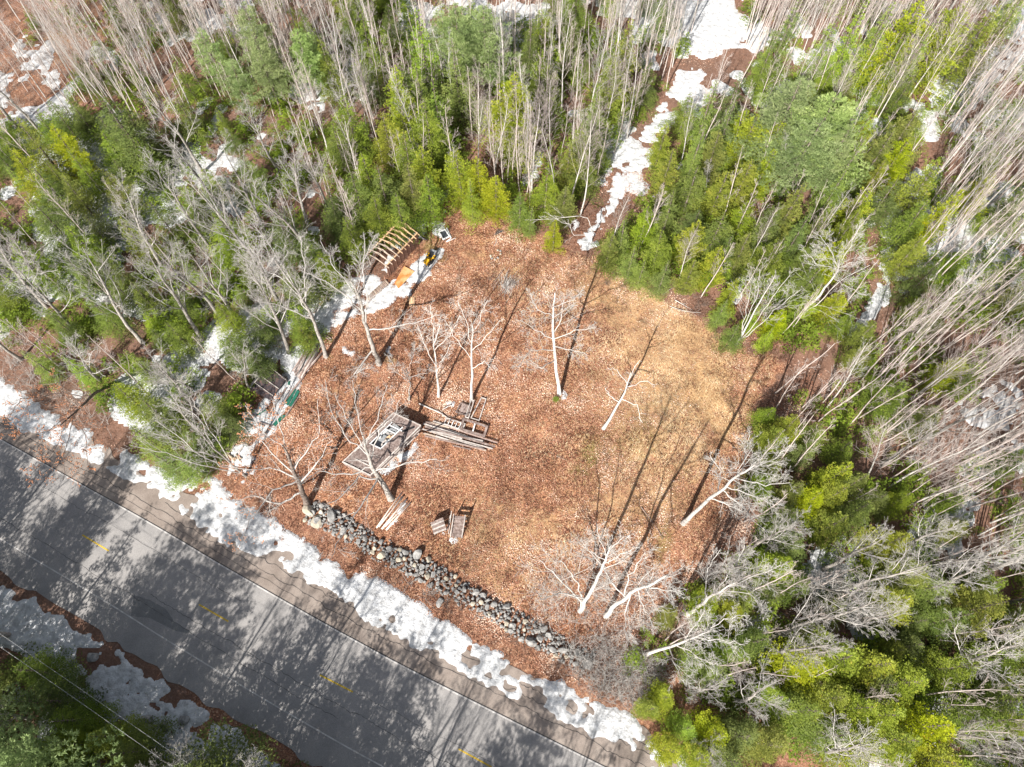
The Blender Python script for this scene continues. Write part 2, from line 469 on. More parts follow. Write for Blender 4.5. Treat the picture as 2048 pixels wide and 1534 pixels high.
# ------------------------------------------------------------------ ground sheet
def ground():
    xs = np.concatenate([[-3000, -1200, -500, -250, -160], np.arange(-115, 115.01, .55), [160, 250, 500, 1200, 3000]])
    ys = np.concatenate([[-3000, -1200, -500, -200, -80], np.arange(-30, 125.01, .55), [180, 300, 600, 1500, 4000]])
    X, Y = np.meshgrid(xs, ys)
    nx, ny = len(xs), len(ys)
    cl = inside(CLEAR, X + 3 * (fbm(X * .3, Y * .3, 3) - .5), Y + 3 * (fbm(X * .3, Y * .3, 9) - .5)).astype(float)
    z = -.05 * fbm(X * .8, Y * .8, 5)
    near = (np.abs(X) < 114) & (Y > -29) & (Y < 124)
    z = np.where(near, z, -.05)
    px, py = 1024 + F_PX * X / np.maximum(Y * math.sin(TILT) + CAM_H * math.cos(TILT), 5), 767 - F_PX * (Y * math.cos(TILT) - CAM_H * math.sin(TILT)) / np.maximum(Y * math.sin(TILT) + CAM_H * math.cos(TILT), 5)
    def blob(cx, cy, rx, ry, rot=0):
        c, s = math.cos(rot), math.sin(rot)
        a = ((px - cx) * c + (py - cy) * s) / rx; b = (-(px - cx) * s + (py - cy) * c) / ry
        return np.exp(-(a * a + b * b))
    straw = .1 + 1.0 * blob(1320, 640, 120, 70, .3) + .95 * blob(1370, 790, 150, 110, .2) + .7 * blob(1290, 1000, 130, 110) + .5 * blob(1020, 1080, 130, 90) + .45 * blob(1150, 560, 130, 60) + .35 * blob(690, 800, 60, 60) + .4 * blob(950, 500, 60, 30) + .8 * blob(130, 80, 60, 60) + .5 * blob(1010, 1190, 60, 40, .5)
    straw = straw * np.where(cl > 0, 1, 0) + .8 * blob(125, 85, 55, 60) + .5 * blob(900, 1240, 60, 25, .5)
    moss = 1.0 * blob(1180, 905, 9, 18, -.3) + .7 * blob(860, 490, 25, 25) + .15 * blob(1185, 940, 40, 60) + .6 * blob(885, 520, 14, 22) + .8 * blob(660, 715, 14, 10) + .5 * blob(1030, 540, 50, 22) + .45 * blob(1090, 500, 60, 20) + .6 * blob(1330, 1080, 30, 60, .3) + .8 * blob(780, 720, 20, 14) + .4 * blob(1300, 850, 100, 90) + .35 * blob(960, 860, 60, 30) + .5 * blob(910, 785, 25, 10) + .35 * blob(1160, 950, 200, 200)
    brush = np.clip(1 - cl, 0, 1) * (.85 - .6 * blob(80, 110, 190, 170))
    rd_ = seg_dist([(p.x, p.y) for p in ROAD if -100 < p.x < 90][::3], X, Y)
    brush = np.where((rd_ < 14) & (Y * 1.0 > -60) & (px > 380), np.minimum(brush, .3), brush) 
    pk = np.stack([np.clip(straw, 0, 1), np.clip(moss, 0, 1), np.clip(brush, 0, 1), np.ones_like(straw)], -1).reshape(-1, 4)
    V = np.stack([X, Y, z], -1).reshape(-1, 3)
    i = np.arange(nx * ny).reshape(ny, nx)
    Fq = np.stack([i[:-1, :-1], i[:-1, 1:], i[1:, 1:], i[1:, :-1]], -1).reshape(-1, 4)
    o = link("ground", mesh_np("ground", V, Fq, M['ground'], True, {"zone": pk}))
    tag(o, kind="structure")
ground()

# ------------------------------------------------------------------ road, shoulders, paint, cracks
def strip(name, line, d0_, d1_, z, mat, kind="structure", n=1, wob=0, seed=0, parent=None):
    rs = np.random.RandomState(seed)
    a, b = offset(line, d0_), offset(line, d1_)
    V = []; Fq = []
    for i in range(len(line)):
        wa = wob * (vnoise(np.array([i * .37]), np.array([seed * 3.1]), 2)[0] - .5) * 2
        for k in range(n + 1):
            t = k / n
            p = a[i].lerp(b[i], t)
            q = (b[i] - a[i]).normalized() * wa * (1 if (k == n) else 0)
            V.append((p.x + q.x, p.y + q.y, z))
    for i in range(len(line) - 1):
        for k in range(n):
            j = i * (n + 1) + k
            Fq.append((j, j + 1, j + n + 2, j + n + 1))
    o = link(name, mesh_np(name, V, Fq, mat), parent)
    if kind: tag(o, kind=kind)
    return o
FINE = resample(ROAD_C, .5)
FINE = [p for p in FINE if -110 < p.x < 110]
strip("road", ROAD, -3.75, 3.75, .024, M['asphalt'], n=2)
strip("road_shoulder", FINE, 3.7, 7.4, .016, M['shoulder'], n=2, wob=.45, seed=1)
strip("road_shoulder", FINE, -3.7, -6.0, .016, M['asphalt'], n=2, wob=.4, seed=2)
strip("edge_line", FINE, 3.60, 3.70, .030, M['line_white'])
strip("edge_line", FINE, -3.60, -3.70, .030, M['line_white'])
strip("pavement_joint", FINE, 3.73, 3.79, .0285, M['crack'])
def arc_at(px, py):
    p = P(px, py); return min(range(len(FINE)), key=lambda i: (FINE[i] - p).length)
k0 = arc_at(165, 1070)
mb = MB()
dash_starts = [P(165, 1070), P(398, 1209), P(640, 1350), P(917, 1498)]
dash_ends = [P(218, 1102), P(457, 1243), P(706, 1384), P(983, 1534)]
d_ = (dash_starts[0] - dash_starts[1])
dash_starts = [dash_starts[0] + d_] + dash_starts; dash_ends = [dash_ends[0] + d_] + dash_ends
for a, b in zip(dash_starts, dash_ends):
    dd = (b - a).normalized(); s_ = Vector((-dd.y, dd.x, 0)) * .06
    mb.add([(*(a + s_)[:2], .031), (*(a - s_)[:2], .031), (*(b - s_)[:2], .031), (*(b + s_)[:2], .031)], [(0, 1, 2, 3)])
tag(mb.build("centre_line", M['line_yellow']), kind="structure")
# darker patch of newer asphalt
pt = [(262, 1232), (268, 1190), (300, 1200), (332, 1218), (350, 1245), (395, 1270), (352, 1262), (300, 1236)]
mb = MB(); mb.add([(*P(x, y)[:2], .0275) for x, y in pt], [tuple(range(len(pt) - 1, -1, -1))]); tag(mb.build("asphalt_patch", M['asphalt_new']), kind="structure")
# cracks
rs = np.random.RandomState(5)
def crack(line, d, i0, i1, w, amp, seed):
    a = offset(line, d)[i0:i1]
    V = []; Fq = []
    r_ = np.random.RandomState(seed); off = 0
    for i, p in enumerate(a):
        off = off * .8 + r_.randn() * amp
        t = (a[min(i + 1, len(a) - 1)] - a[max(i - 1, 0)]).normalized(); nrm = Vector((-t.y, t.x, 0))
        ww = w * (.5 + r_.rand())
        V += [tuple((p + nrm * (off - ww))[:2]) + (.0275,), tuple((p + nrm * (off + ww))[:2]) + (.0275,)]
    Fq = [(2 * i, 2 * i + 2, 2 * i + 3, 2 * i + 1) for i in range(len(a) - 1)]
    return V, Fq
CR = resample(ROAD_C, .25); CR = [p for p in CR if -60 < p.x < 20]
VV = []; FF = []
for (d, f0, f1, w, amp, sd_) in ((5.0, 0, 1, .018, .05, 1), (5.9, .3, .95, .022, .07, 2), (4.4, .1, .5, .012, .03, 3), (-1.3, .35, 1, .014, .05, 4), (-2.2, .1, .6, .012, .03, 5), (1.9, .0, .45, .010, .03, 6), (6.6, .5, 1, .018, .08, 7), (.2, .6, .9, .01, .04, 8)):
    V, Fq = crack(CR, d, int(f0 * len(CR)), int(f1 * len(CR)), w, amp, sd_)
    o_ = len(VV); VV += V; FF += [tuple(i + o_ for i in f) for f in Fq]
tag(link("pavement_cracks", mesh_np("pavement_cracks", VV, FF, M['crack'])), kind="structure")

# ------------------------------------------------------------------ snow
SNOW_POLYS = [poly(p) for p in [
    [(-200, 640), (-100, 700), (0, 762), (40, 785), (90, 820), (135, 848), (190, 868), (205, 905), (245, 900), (300, 930), (370, 960), (400, 930), (430, 955), (480, 1010), (540, 1035), (600, 1075), (660, 1120), (700, 1150), (770, 1165), (820, 1190), (860, 1232), (910, 1250), (960, 1300), (1000, 1310), (1060, 1350), (1130, 1370), (1180, 1400), (1250, 1420), (1290, 1470), (1340, 1500), (1400, 1534), (1560, 1620), (1480, 1640),
     (1290, 1534), (1200, 1478), (1120, 1438), (1060, 1420), (1000, 1385), (920, 1340), (830, 1300), (760, 1255), (675, 1192), (625, 1170), (590, 1145), (500, 1105), (440, 1080), (380, 1035), (340, 1005), (300, 977), (235, 950), (170, 912), (100, 885), (45, 860), (0, 832), (-200, 720)],
    [(-200, 1060), (0, 1168), (60, 1192), (100, 1222), (170, 1278), (240, 1304), (290, 1350), (370, 1388), (420, 1438), (480, 1468), (520, 1508), (560, 1534), (700, 1620), (400, 1660), (310, 1534), (270, 1490), (215, 1450), (150, 1420), (90, 1370), (40, 1310), (0, 1290), (-200, 1190)],
    [(790, 430), (850, 400), (880, 365), (905, 372), (892, 440), (882, 475), (850, 462), (835, 470), (820, 430)],
    [(862, 500), (885, 500), (878, 525), (845, 560), (815, 590), (790, 600), (775, 612), (740, 622), (700, 640), (655, 662), (640, 690), (618, 735), (600, 780), (565, 835), (530, 872), (508, 905), (515, 930), (485, 965), (450, 960), (460, 905), (480, 850), (515, 810), (545, 770), (560, 745), (570, 705), (608, 650), (645, 600), (690, 565), (740, 545), (775, 575), (805, 545)],
    [(770, 540), (800, 440), (840, 440), (836, 480), (780, 545)],
    [(1430, -60), (1500, -60), (1478, 40), (1432, 120), (1378, 190), (1338, 260), (1293, 325), (1257, 375), (1232, 412), (1195, 470), (1170, 490), (1150, 485), (1185, 450), (1215, 405), (1230, 350), (1258, 290), (1310, 230), (1355, 150), (1395, 80)],
    [(1780, 225), (1820, 200), (1880, 165), (1940, 120), (2048, 50), (2100, 40), (2100, 100), (1990, 150), (1930, 190), (1880, 215), (1840, 225)],
    [(1835, 330), (1850, 345), (1815, 400), (1800, 440), (1790, 500), (1785, 560), (1772, 610), (1735, 650), (1700, 680), (1690, 660), (1735, 620), (1758, 560), (1768, 500), (1775, 440), (1795, 390)],
    [(1040, 372), (1048, 345), (1062, 305), (1085, 300), (1080, 340), (1062, 368)],
    [(838, 878), (822, 896), (800, 910), (785, 925), (755, 955), (768, 952), (800, 935), (826, 905), (840, 892)],
    [(818, 1003), (812, 1020), (795, 1040), (780, 1052), (782, 1040), (800, 1020)],
    [(755, 1068), (770, 1060), (785, 1075), (780, 1085), (765, 1085)],
    [(876, 1070), (888, 1064), (892, 1072), (878, 1082)], [(900, 1076), (915, 1074), (912, 1082), (902, 1082)], [(930, 1058), (945, 1060), (938, 1075), (928, 1078)],
    [(1121, 783), (1127, 782), (1129, 800), (1123, 805)],
    [(1115, 478), (1132, 478), (1130, 492), (1118, 494)], [(1145, 440), (1158, 438), (1160, 462), (1145, 465)], [(1156, 478), (1200, 482), (1176, 500), (1160, 492)],
    [(680, 690), (700, 700), (712, 700), (705, 712), (685, 705)], [(745, 640), (752, 650), (748, 658), (742, 650)], [(772, 700), (780, 690), (782, 710), (774, 720)],
    [(885, 800), (905, 797), (920, 802), (915, 808), (890, 808)], [(525, 640), (570, 630), (575, 700), (520, 760), (500, 745), (500, 690)],
    [(640, 1000), (655, 1005), (665, 1015), (650, 1018)], [(1885, 980), (1960, 900), (2048, 860), (2048, 940), (1960, 960)],
    [(700, 130), (760, 130), (765, 160), (740, 210), (710, 190)], [(610, 190), (655, 200), (640, 235), (612, 225)], [(1920, 800), (2010, 760), (2048, 790), (2010, 860), (1940, 850)],
]]
def warp(X, Y, a):
    return (X + a * (fbm(X * .9, Y * .9, 21) - .5) * 2 + a * .8 * (fbm(X * 3.2, Y * 3.2, 31, 3) - .5) * 2,
            Y + a * (fbm(X * .9, Y * .9, 27) - .5) * 2 + a * .8 * (fbm(X * 3.2, Y * 3.2, 37, 3) - .5) * 2)
def snow_sheet(name, x0, x1, y0, y1, st, fn, zs):
    xs = np.arange(x0, x1, st); ys = np.arange(y0, y1, st)
    X, Y = np.meshgrid(xs, ys)
    f = fn(X, Y)
    z = .012 + np.clip((f - .5), -.5, .5) * zs + (fbm(X * 1.3, Y * 1.3, 51) - .5) * .06 * np.clip((f - .5) * 4, 0, 1)
    keep = (f[:-1, :-1] > .44) | (f[1:, :-1] > .44) | (f[:-1, 1:] > .44) | (f[1:, 1:] > .44)
    i = np.arange(X.size).reshape(X.shape)
    Fq = np.stack([i[:-1, :-1], i[:-1, 1:], i[1:, 1:], i[1:, :-1]], -1)[keep]
    used = np.unique(Fq); remap = np.zeros(X.size, np.int64); remap[used] = np.arange(len(used))
    V = np.stack([X, Y, z], -1).reshape(-1, 3)[used]
    o = link(name, mesh_np(name, V, remap[Fq].reshape(-1, 4), M['snow'], True))
    tag(o, kind="structure")
def blur(f, n):
    for _ in range(n):
        f = (f + np.roll(f, 1, 0) + np.roll(f, -1, 0) + np.roll(f, 1, 1) + np.roll(f, -1, 1)) / 5
    return f
TRAILS = [SNOW_POLYS[5], SNOW_POLYS[6], SNOW_POLYS[7]]
ROAD_XY = [(p.x, p.y) for p in ROAD if -100 < p.x < 90]
def snow_main(X, Y):
    wx, wy = warp(X, Y, .55)
    m = np.zeros(X.shape)
    for i, pl in enumerate(SNOW_POLYS):
        lo = pl.min(0) - 2; hi = pl.max(0) + 2
        s = (X > lo[0]) & (X < hi[0]) & (Y > lo[1]) & (Y < hi[1])
        if not s.any(): continue
        v = inside(pl, wx[s], wy[s]).astype(float)
        m[s] = np.maximum(m[s], v)
    holes = fbm(X * .55, Y * .55, 71, 4) + .35 * (fbm(X * 2.2, Y * 2.2, 73, 3) - .5)
    far = ss(42, 62, Y) * .12 + ss(62, 72, Y) * .05; holes = holes + far - .05 * (X < -10) * (Y < 45)
    m = m * (1 - ss(.60, .615, holes + .22 * (fbm(X * 3.4, Y * 3.4, 75, 3) - .5)))
    return blur(m, 3)
def snow_wild(X, Y):
    wx, wy = warp(X, Y, .8)
    n = fbm(wx * .085, wy * .085, 91, 3) * .75 + fbm(wx * .5, wy * .5, 93, 4) * .55
    m = (n + .16 * (fbm(X * 2.4, Y * 2.4, 95, 3) - .5) > .705).astype(float)
    cl = inside(CLEAR, X, Y) | (seg_dist(ROAD_XY, X, Y) < 10.5) | (seg_dist(WALL, X, Y) < 3.5)
    wl = inside(SWILD_OUT, X, Y) | (seg_dist(list(CLEAR) + [CLEAR[0]], X, Y) < 3.5)
    m = m * (1 - cl) * (1 - wl)
    return blur(m, 2)
SWILD_OUT = poly([(60, -200), (190, 0), (160, 150), (60, 230), (-400, 300), (-600, -200)])
snow_sheet("snow_patches", -58, 66, -12, 94, .11, snow_main, .16)
snow_sheet("forest_snow", -96, 100, -14, 108, .3, snow_wild, .14)
# thin snow flecks in the brush field of the upper left
def snow_fleck(X, Y):
    wx, wy = warp(X, Y, .5)
    n = fbm(wx * .35, wy * .35, 191, 4)
    d = inside(poly([(0, 80), (110, 60), (120, 180), (90, 230), (0, 240), (-60, 160)]), X, Y)
    return blur(((n > .56) & d).astype(float), 1)
snow_sheet("snow_flecks", -95, -45, 50, 86, .2, snow_fleck, .12)

# ------------------------------------------------------------------ loose ground cover (nobody could count it)
def scatter_litter():
    rs = np.random.RandomState(11)
    n = 360000
    lo, hi = CLEAR.min(0), CLEAR.max(0)
    x = rs.uniform(lo[0] - 3, hi[0] + 3, n); y = rs.uniform(lo[1] - 3, hi[1] + 3, n)
    n2 = 330000; x = np.concatenate([x, rs.uniform(-85, 62, n2)]); y = np.concatenate([y, rs.uniform(2, 88, n2)]); n += n2
    edge = (seg_dist(list(CLEAR) + [CLEAR[0]], x, y) < 5) | (seg_dist(PATH, x, y) < 3) | inside(poly([(-100, 560), (0, 600), (250, 800), (480, 900), (420, 960), (200, 900), (0, 780), (-100, 740)]), x, y) | inside(poly([(-60, -60), (330, -60), (300, 120), (200, 260), (-60, 260)]), x, y) | (seg_dist([P(*p)[:2] for p in ((1460, -40), (1410, 100), (1320, 250), (1240, 380), (1175, 485))], x, y) < 5)
    dr = seg_dist(ROAD_XY, x, y)
    ok = (inside(CLEAR, x + rs.randn(n) * .4, y + rs.randn(n) * .4) | edge | ((seg_dist(WALL, x, y) < 4.5) & (dr > 8.8))) & (dr > 8)
    dens = fbm(x * .4, y * .4, 61); ppx, ppy = to_px(x, y)
    sw = np.exp(-((ppx - 1350) / 150) ** 2 - ((ppy - 760) / 190) ** 2)
    ok &= rs.rand(n) < (ss(.25, .6, dens) * .85 + .12) * (1 - .75 * sw)
    x, y = x[ok], y[ok]; n = len(x)
    s = rs.uniform(.026, .062, n); a = rs.uniform(0, 6.283, n)
    e1 = np.stack([np.cos(a), np.sin(a), rs.uniform(-.7, .7, n)], -1) * s[:, None]
    e2 = np.stack([-np.sin(a), np.cos(a), rs.uniform(-.7, .7, n)], -1) * (s * rs.uniform(.5, .9, n))[:, None]
    c = np.stack([x, y, .03 + rs.uniform(0, .04, n)], -1)
    V = np.stack([c - e1, c - e2, c + e1, c + e2], 1).reshape(-1, 3)
    t = np.repeat(np.clip(rs.beta(1.5, 1.7, n) * .95 + (fbm(x * .55, y * .55, 63) - .5) * 1.7 + (fbm(x * .14, y * .14, 64) - .5) * 1.0 - .04, 0, 1), 4)
    o = link("leaf_litter", mesh_np("leaf_litter", V, np.arange(4 * n).reshape(-1, 4), M['litter'], False, {"tint": t}))
    tag(o, "brown fallen leaves lying over the clearing", None, kind="stuff")
scatter_litter()
def scatter_straw():
    rs = np.random.RandomState(12)
    n = 240000
    lo, hi = CLEAR.min(0), CLEAR.max(0)
    x = rs.uniform(lo[0], hi[0], n); y = rs.uniform(lo[1], hi[1], n)
    px, py = 1024 + F_PX * x / (y * math.sin(TILT) + CAM_H * math.cos(TILT)), 767 - F_PX * (y * math.cos(TILT) - CAM_H * math.sin(TILT)) / (y * math.sin(TILT) + CAM_H * math.cos(TILT))
    w = .08 + np.exp(-((px - 1330) / 190) ** 2 - ((py - 780) / 230) ** 2) + .5 * np.exp(-((px - 1020) / 140) ** 2 - ((py - 1090) / 110) ** 2) + .4 * np.exp(-((px - 1130) / 180) ** 2 - ((py - 560) / 70) ** 2)
    ok = inside(CLEAR, x, y) & (rs.rand(n) < w * (.4 + 1.2 * fbm(x * .8, y * .8, 65))) & (seg_dist(WALL, x, y) > 1.3)
    x, y = x[ok], y[ok]; n = len(x)
    L = rs.uniform(.12, .34, n)
    a = 2.2 + 3.0 * (fbm(x * .35, y * .35, 67, 3) - .5) * 2 + rs.randn(n) * .55
    d = np.stack([np.cos(a), np.sin(a), rs.uniform(.1, .7, n)], -1)
    side = np.stack([-np.sin(a), np.cos(a), 0 * a], -1) * rs.uniform(.008, .018, n)[:, None]
    c = np.stack([x, y, 0 * x - .01], -1)
    V = np.stack([c - side, c + side, c + d * L[:, None]], 1).reshape(-1, 3)
    t = np.repeat(np.clip(.55 + rs.randn(n) * .2 + (fbm(x * .5, y * .5, 69) - .5) * .8, 0, 1), 3)
    o = link("dry_grass", mesh_np("dry_grass", V, np.arange(3 * n).reshape(-1, 3), M['straw'], False, {"tint": t}))
    tag(o, "matted straw coloured dry grass over the clearing", None, kind="stuff")
scatter_straw()

# ------------------------------------------------------------------ tree building
class Tubes:
    def __init__(s): s.V = []; s.F = []; s.n = 0
    def add(s, pts, rad, k):
        n = len(pts)
        d = np.empty_like(pts); d[1:-1] = pts[2:] - pts[:-2]; d[0] = pts[1] - pts[0]; d[-1] = pts[-1] - pts[-2]
        d /= np.linalg.norm(d, axis=1)[:, None] + 1e-9
        ref = np.array([.31, .17, .93]) if abs(d[0][2]) < .8 else np.array([.95, .2, .1])
        a = np.cross(d, ref); a /= np.linalg.norm(a, axis=1)[:, None] + 1e-9
        b = np.cross(d, a)
        t = np.arange(k) * (2 * math.pi / k)
        ring = a[:, None, :] * np.cos(t)[None, :, None] + b[:, None, :] * np.sin(t)[None, :, None]
        V = pts[:, None, :] + ring * rad[:, None, None]
        i = np.arange(n - 1)[:, None] * k; j = np.arange(k)[None, :]; j2 = (j + 1) % k
        F = np.stack([i + j, i + j2, i + k + j2, i + k + j], -1).reshape(-1, 4) + s.n
        s.V.append(V.reshape(-1, 3)); s.F.append(F); s.n += n * k
    def arrays(s): return np.concatenate(s.V), np.concatenate(s.F)
    def mesh(s, name, mat, smooth=True):
        V, F_ = s.arrays(); return mesh_np(name, V, F_, mat, smooth)

def path(rs, p, d, L, n, wob, up=0.0, droop=0.0):
    pts = [p]; d = d / np.linalg.norm(d); st = L / n
    for i in range(n):
        d = d + rs.randn(3) * wob + np.array([0, 0, up - droop * i / n]); d /= np.linalg.norm(d)
        pts.append(pts[-1] + d * st)
    return np.array(pts)

def at(pts, t):
    f = t * (len(pts) - 1); i = min(int(f), len(pts) - 2); u = f - i
    return pts[i] * (1 - u) + pts[i + 1] * u, (pts[i + 1] - pts[i]) / (np.linalg.norm(pts[i + 1] - pts[i]) + 1e-9)

def sub(rs, T, pts, r0, spec, lvl, RM=.011, maxz=None):
    """grow the children of a limb; spec is a list of levels (count, t0, length, angle, wob, up, segs)"""
    if lvl >= len(spec): return
    cnt, t0, Lf, ang, wob, up, sg = spec[lvl]
    plen = np.sum(np.linalg.norm(np.diff(pts, axis=0), axis=1))
    cnt = max(1, int(round(cnt * rs.uniform(.75, 1.25))))
    az = rs.uniform(0, 6.28)
    for i in range(cnt):
        t = t0 + (1 - t0) * (i + rs.rand()) / cnt
        p, d = at(pts, min(t, .995))
        az += 2.4 + rs.uniform(-.6, .6)
        ref = np.array([0, 0, 1.]) if abs(d[2]) < .9 else np.array([1., 0, 0])
        a = np.cross(d, ref); a /= np.linalg.norm(a); b = np.cross(d, a)
        an = ang * rs.uniform(.7, 1.3)
        nd = d * math.cos(an) + (a * math.cos(az) + b * math.sin(az)) * math.sin(an)
        if nd[2] < -.25: nd[2] *= .2
        L = plen * Lf * rs.uniform(.6, 1.25) * (1.15 - .75 * (t - t0) / (1.001 - t0))
        rr = max(RM, r0 * (1.05 - .8 * t) * .42)
        ch = path(rs, p, nd, L, sg, wob, up)
        k = 5 if rr > .05 else (4 if rr > .022 else 3)
        T.add(ch, np.linspace(rr, max(RM * .7, rr * .25), len(ch)), k)
        sub(rs, T, ch, rr, spec, lvl + 1, RM)

def birch_parts(seed, h, dense=1.0, spread=1.0, twig=.011, lean=.02):
    rs = np.random.RandomState(seed)
    T = Tubes(); C = Tubes()
    tr = path(rs, np.zeros(3), np.array([rs.uniform(-lean, lean), rs.uniform(-lean, lean), 1.]), h, 10, .03, .02)
    r = .0066 * h
    T.add(tr, np.linspace(r, .02, len(tr)) , 6)
    spec = [(21 * dense, .32, .20 * spread, .48, .06, .06, 5), (6, .2, .42, .5, .09, .04, 3), (3, .25, .5, .55, .1, .03, 2)]
    sub(rs, C, tr, r * .75, spec, 0, twig)
    return T, C

def maple_parts(seed, h, gnarl=1.0, spread=1.0, twig=.012, forks=1):
    rs = np.random.RandomState(seed)
    T = Tubes(); C = Tubes()
    tr = path(rs, np.zeros(3), np.array([rs.uniform(-.06, .06), rs.uniform(-.06, .06), 1.]), h * .92, 9, .05 * gnarl, .03)
    r = .0135 * h
    T.add(tr, r * (1 - np.linspace(0, 1, len(tr)) ** 1.2 * .88) + np.where(np.arange(len(tr)) == 0, .06, 0), 8)
    spec = [(13, .24, .40 * spread, .62, .09 * gnarl, .08, 7), (8, .2, .42, .6, .10 * gnarl, .05, 5), (7, .12, .45, .6, .11 * gnarl, .03, 3), (2.6, .25, .5, .5, .10, 0, 2)]
    sub(rs, C, tr, r * .8, spec, 0, twig)
    return T, C

def conifer_arrays(seed, h, Rr, kind='hemlock', dens=1.0, leaf=1.0):
    """flat sprays made of small tufts along staggered branches, with gaps between them"""
    rs = np.random.RandomState(seed)
    br = []
    z = h * (.05 if kind != 'pine' else .3)
    step = {'hemlock': .34, 'cedar': .31, 'fir': .36, 'pine': .5}[kind] / dens
    a0 = rs.uniform(0, 6.28)
    while z < h * .99:
        f = z / h
        if kind == 'pine':
            L = Rr * (math.sin(min(1, (1 - f) * 1.5) * 1.57) ** .8); nb = 6
        elif kind == 'cedar': L = Rr * 1.1 * (1 - f) ** .72; nb = 6
        elif kind == 'fir': L = Rr * 1.15 * (1 - f) ** .95; nb = 6
        else: L = Rr * 1.15 * (1 - f) ** .8; nb = 5
        for k in range(nb):
            a0 += 2.4 + rs.uniform(-.5, .5)
            br.append((z + rs.uniform(-.2, .2), a0, max(.2, L * rs.uniform(.5, 1.22)), rs.rand()))
        z += step * rs.uniform(.7, 1.3)
    br = np.array(br)
    el = {'hemlock': .12, 'cedar': .5, 'fir': .14, 'pine': .35}[kind]
    dr = {'hemlock': .30, 'cedar': .12, 'fir': .16, 'pine': .05}[kind]
    sl = {'hemlock': .135, 'cedar': .13, 'fir': .13, 'pine': .19}[kind] * leaf
    nl = {'hemlock': 6, 'cedar': 6, 'fir': 6, 'pine': 9}[kind]
    lobe = 1 + .22 * np.sin(br[:, 1] * 2 + rs.rand() * 6) + .15 * np.sin(br[:, 1] * 3 + br[:, 0] * 1.3)
    Ls = br[:, 2] * lobe
    PC = []; AZ = []; TT = []
    sp = .21 * leaf / math.sqrt(dens)
    for i in range(len(br)):
        L = Ls[i]; m = max(1, int(L * .85 / sp)); az = br[i, 1]
        t = .2 + .8 * (np.arange(m) + .6 + rs.uniform(-.25, .25, m)) / m
        e = el + rs.uniform(-.12, .12)
        rad = L * t
        base = np.stack([math.cos(az) * rad, math.sin(az) * rad, br[i, 0] + rad * e - dr * rad * t], -1)
        PC.append(base); AZ.append(np.full(m, az)); TT.append(np.full(m, br[i, 3]) + .2 * (t - .6))
        for side in (-1, 1):
            reach = L * .34 * np.sin(np.clip(t, .15, 1) * 2.7)
            for q in ((.55, 1.0) if L > 1.2 else (.8,)):
                w = reach * q * rs.uniform(.7, 1.15, m)
                keep = w > .08
                ao = az + side * .95
                off = np.stack([np.cos(ao) * w, np.sin(ao) * w, -.15 * w + rs.randn(m) * .03], -1)
                PC.append((base + off)[keep]); AZ.append(np.full(m, az + side * .5)[keep]); TT.append((np.full(m, br[i, 3]) + .2 * (t - .6))[keep])
    PC = np.concatenate(PC); AZ = np.concatenate(AZ); TT = np.concatenate(TT); n = len(PC)
    PC = np.repeat(PC, nl, 0); AZ = np.repeat(AZ, nl); TT = np.repeat(TT * .6 + rs.rand(n) * .25, nl) + rs.rand(n * nl) * .18
    da = AZ + rs.uniform(-1.0, 1.0, n * nl)
    dz = rs.uniform(-.45, .4, n * nl) + (.35 if kind in ('cedar', 'pine') else .05)
    DD = np.stack([np.cos(da), np.sin(da), dz], -1)
    if kind == 'pine': DD += rs.randn(n * nl, 3) * .5
    DD /= np.linalg.norm(DD, axis=1)[:, None]
    SS = sl * rs.uniform(.7, 1.35, n * nl)
    P0 = PC + rs.randn(n * nl, 3) * .015
    side = np.cross(DD, np.array([0, 0, 1.])) + rs.randn(len(DD), 3) * .4
    side /= np.linalg.norm(side, axis=1)[:, None]
    wd = {'hemlock': .17, 'cedar': .19, 'fir': .16, 'pine': .09}[kind]
    S = SS[:, None]
    V = np.stack([P0, P0 + DD * S * .5 + side * S * wd, P0 + DD * S * 1.15, P0 + DD * S * .5 - side * S * wd], 1).reshape(-1, 3)
    F_ = np.arange(len(V)).reshape(-1, 4)
    return V, F_, np.repeat(np.clip(TT, 0, 1), 4), br, Ls

def conifer_meshes(name, seed, h, Rr, kind, mat, dens=1.0, leaf=1.0):
    V, F_, t, br, Ls = conifer_arrays(seed, h, Rr, kind, dens, leaf)
    crown = mesh_np(name + "_crown", V, F_, mat, False, {"tint": t})
    T = Tubes(); rs = np.random.RandomState(seed + 999)
    tr = np.array([[0, 0, h * k / 6] for k in range(7)]) + np.concatenate([np.zeros((1, 3)), rs.randn(6, 3) * [.03, .03, 0]])
    T.add(tr, np.linspace(.013 * h + .03, .015, 7), 7)
    for i in range(0, len(br), 2):
        z, az, _, _ = br[i]; L = Ls[i] * .75
        if z > h * .95: continue
        T.add(np.array([[0, 0, z], [math.cos(az) * L * .5, math.sin(az) * L * .5, z + .06 * L], [math.cos(az) * L, math.sin(az) * L, z + .05 * L]]), np.array([.022, .016, .008]), 3)
    trunk = T.mesh(name + "_trunk", M['bark_brown'])
    return trunk, crown

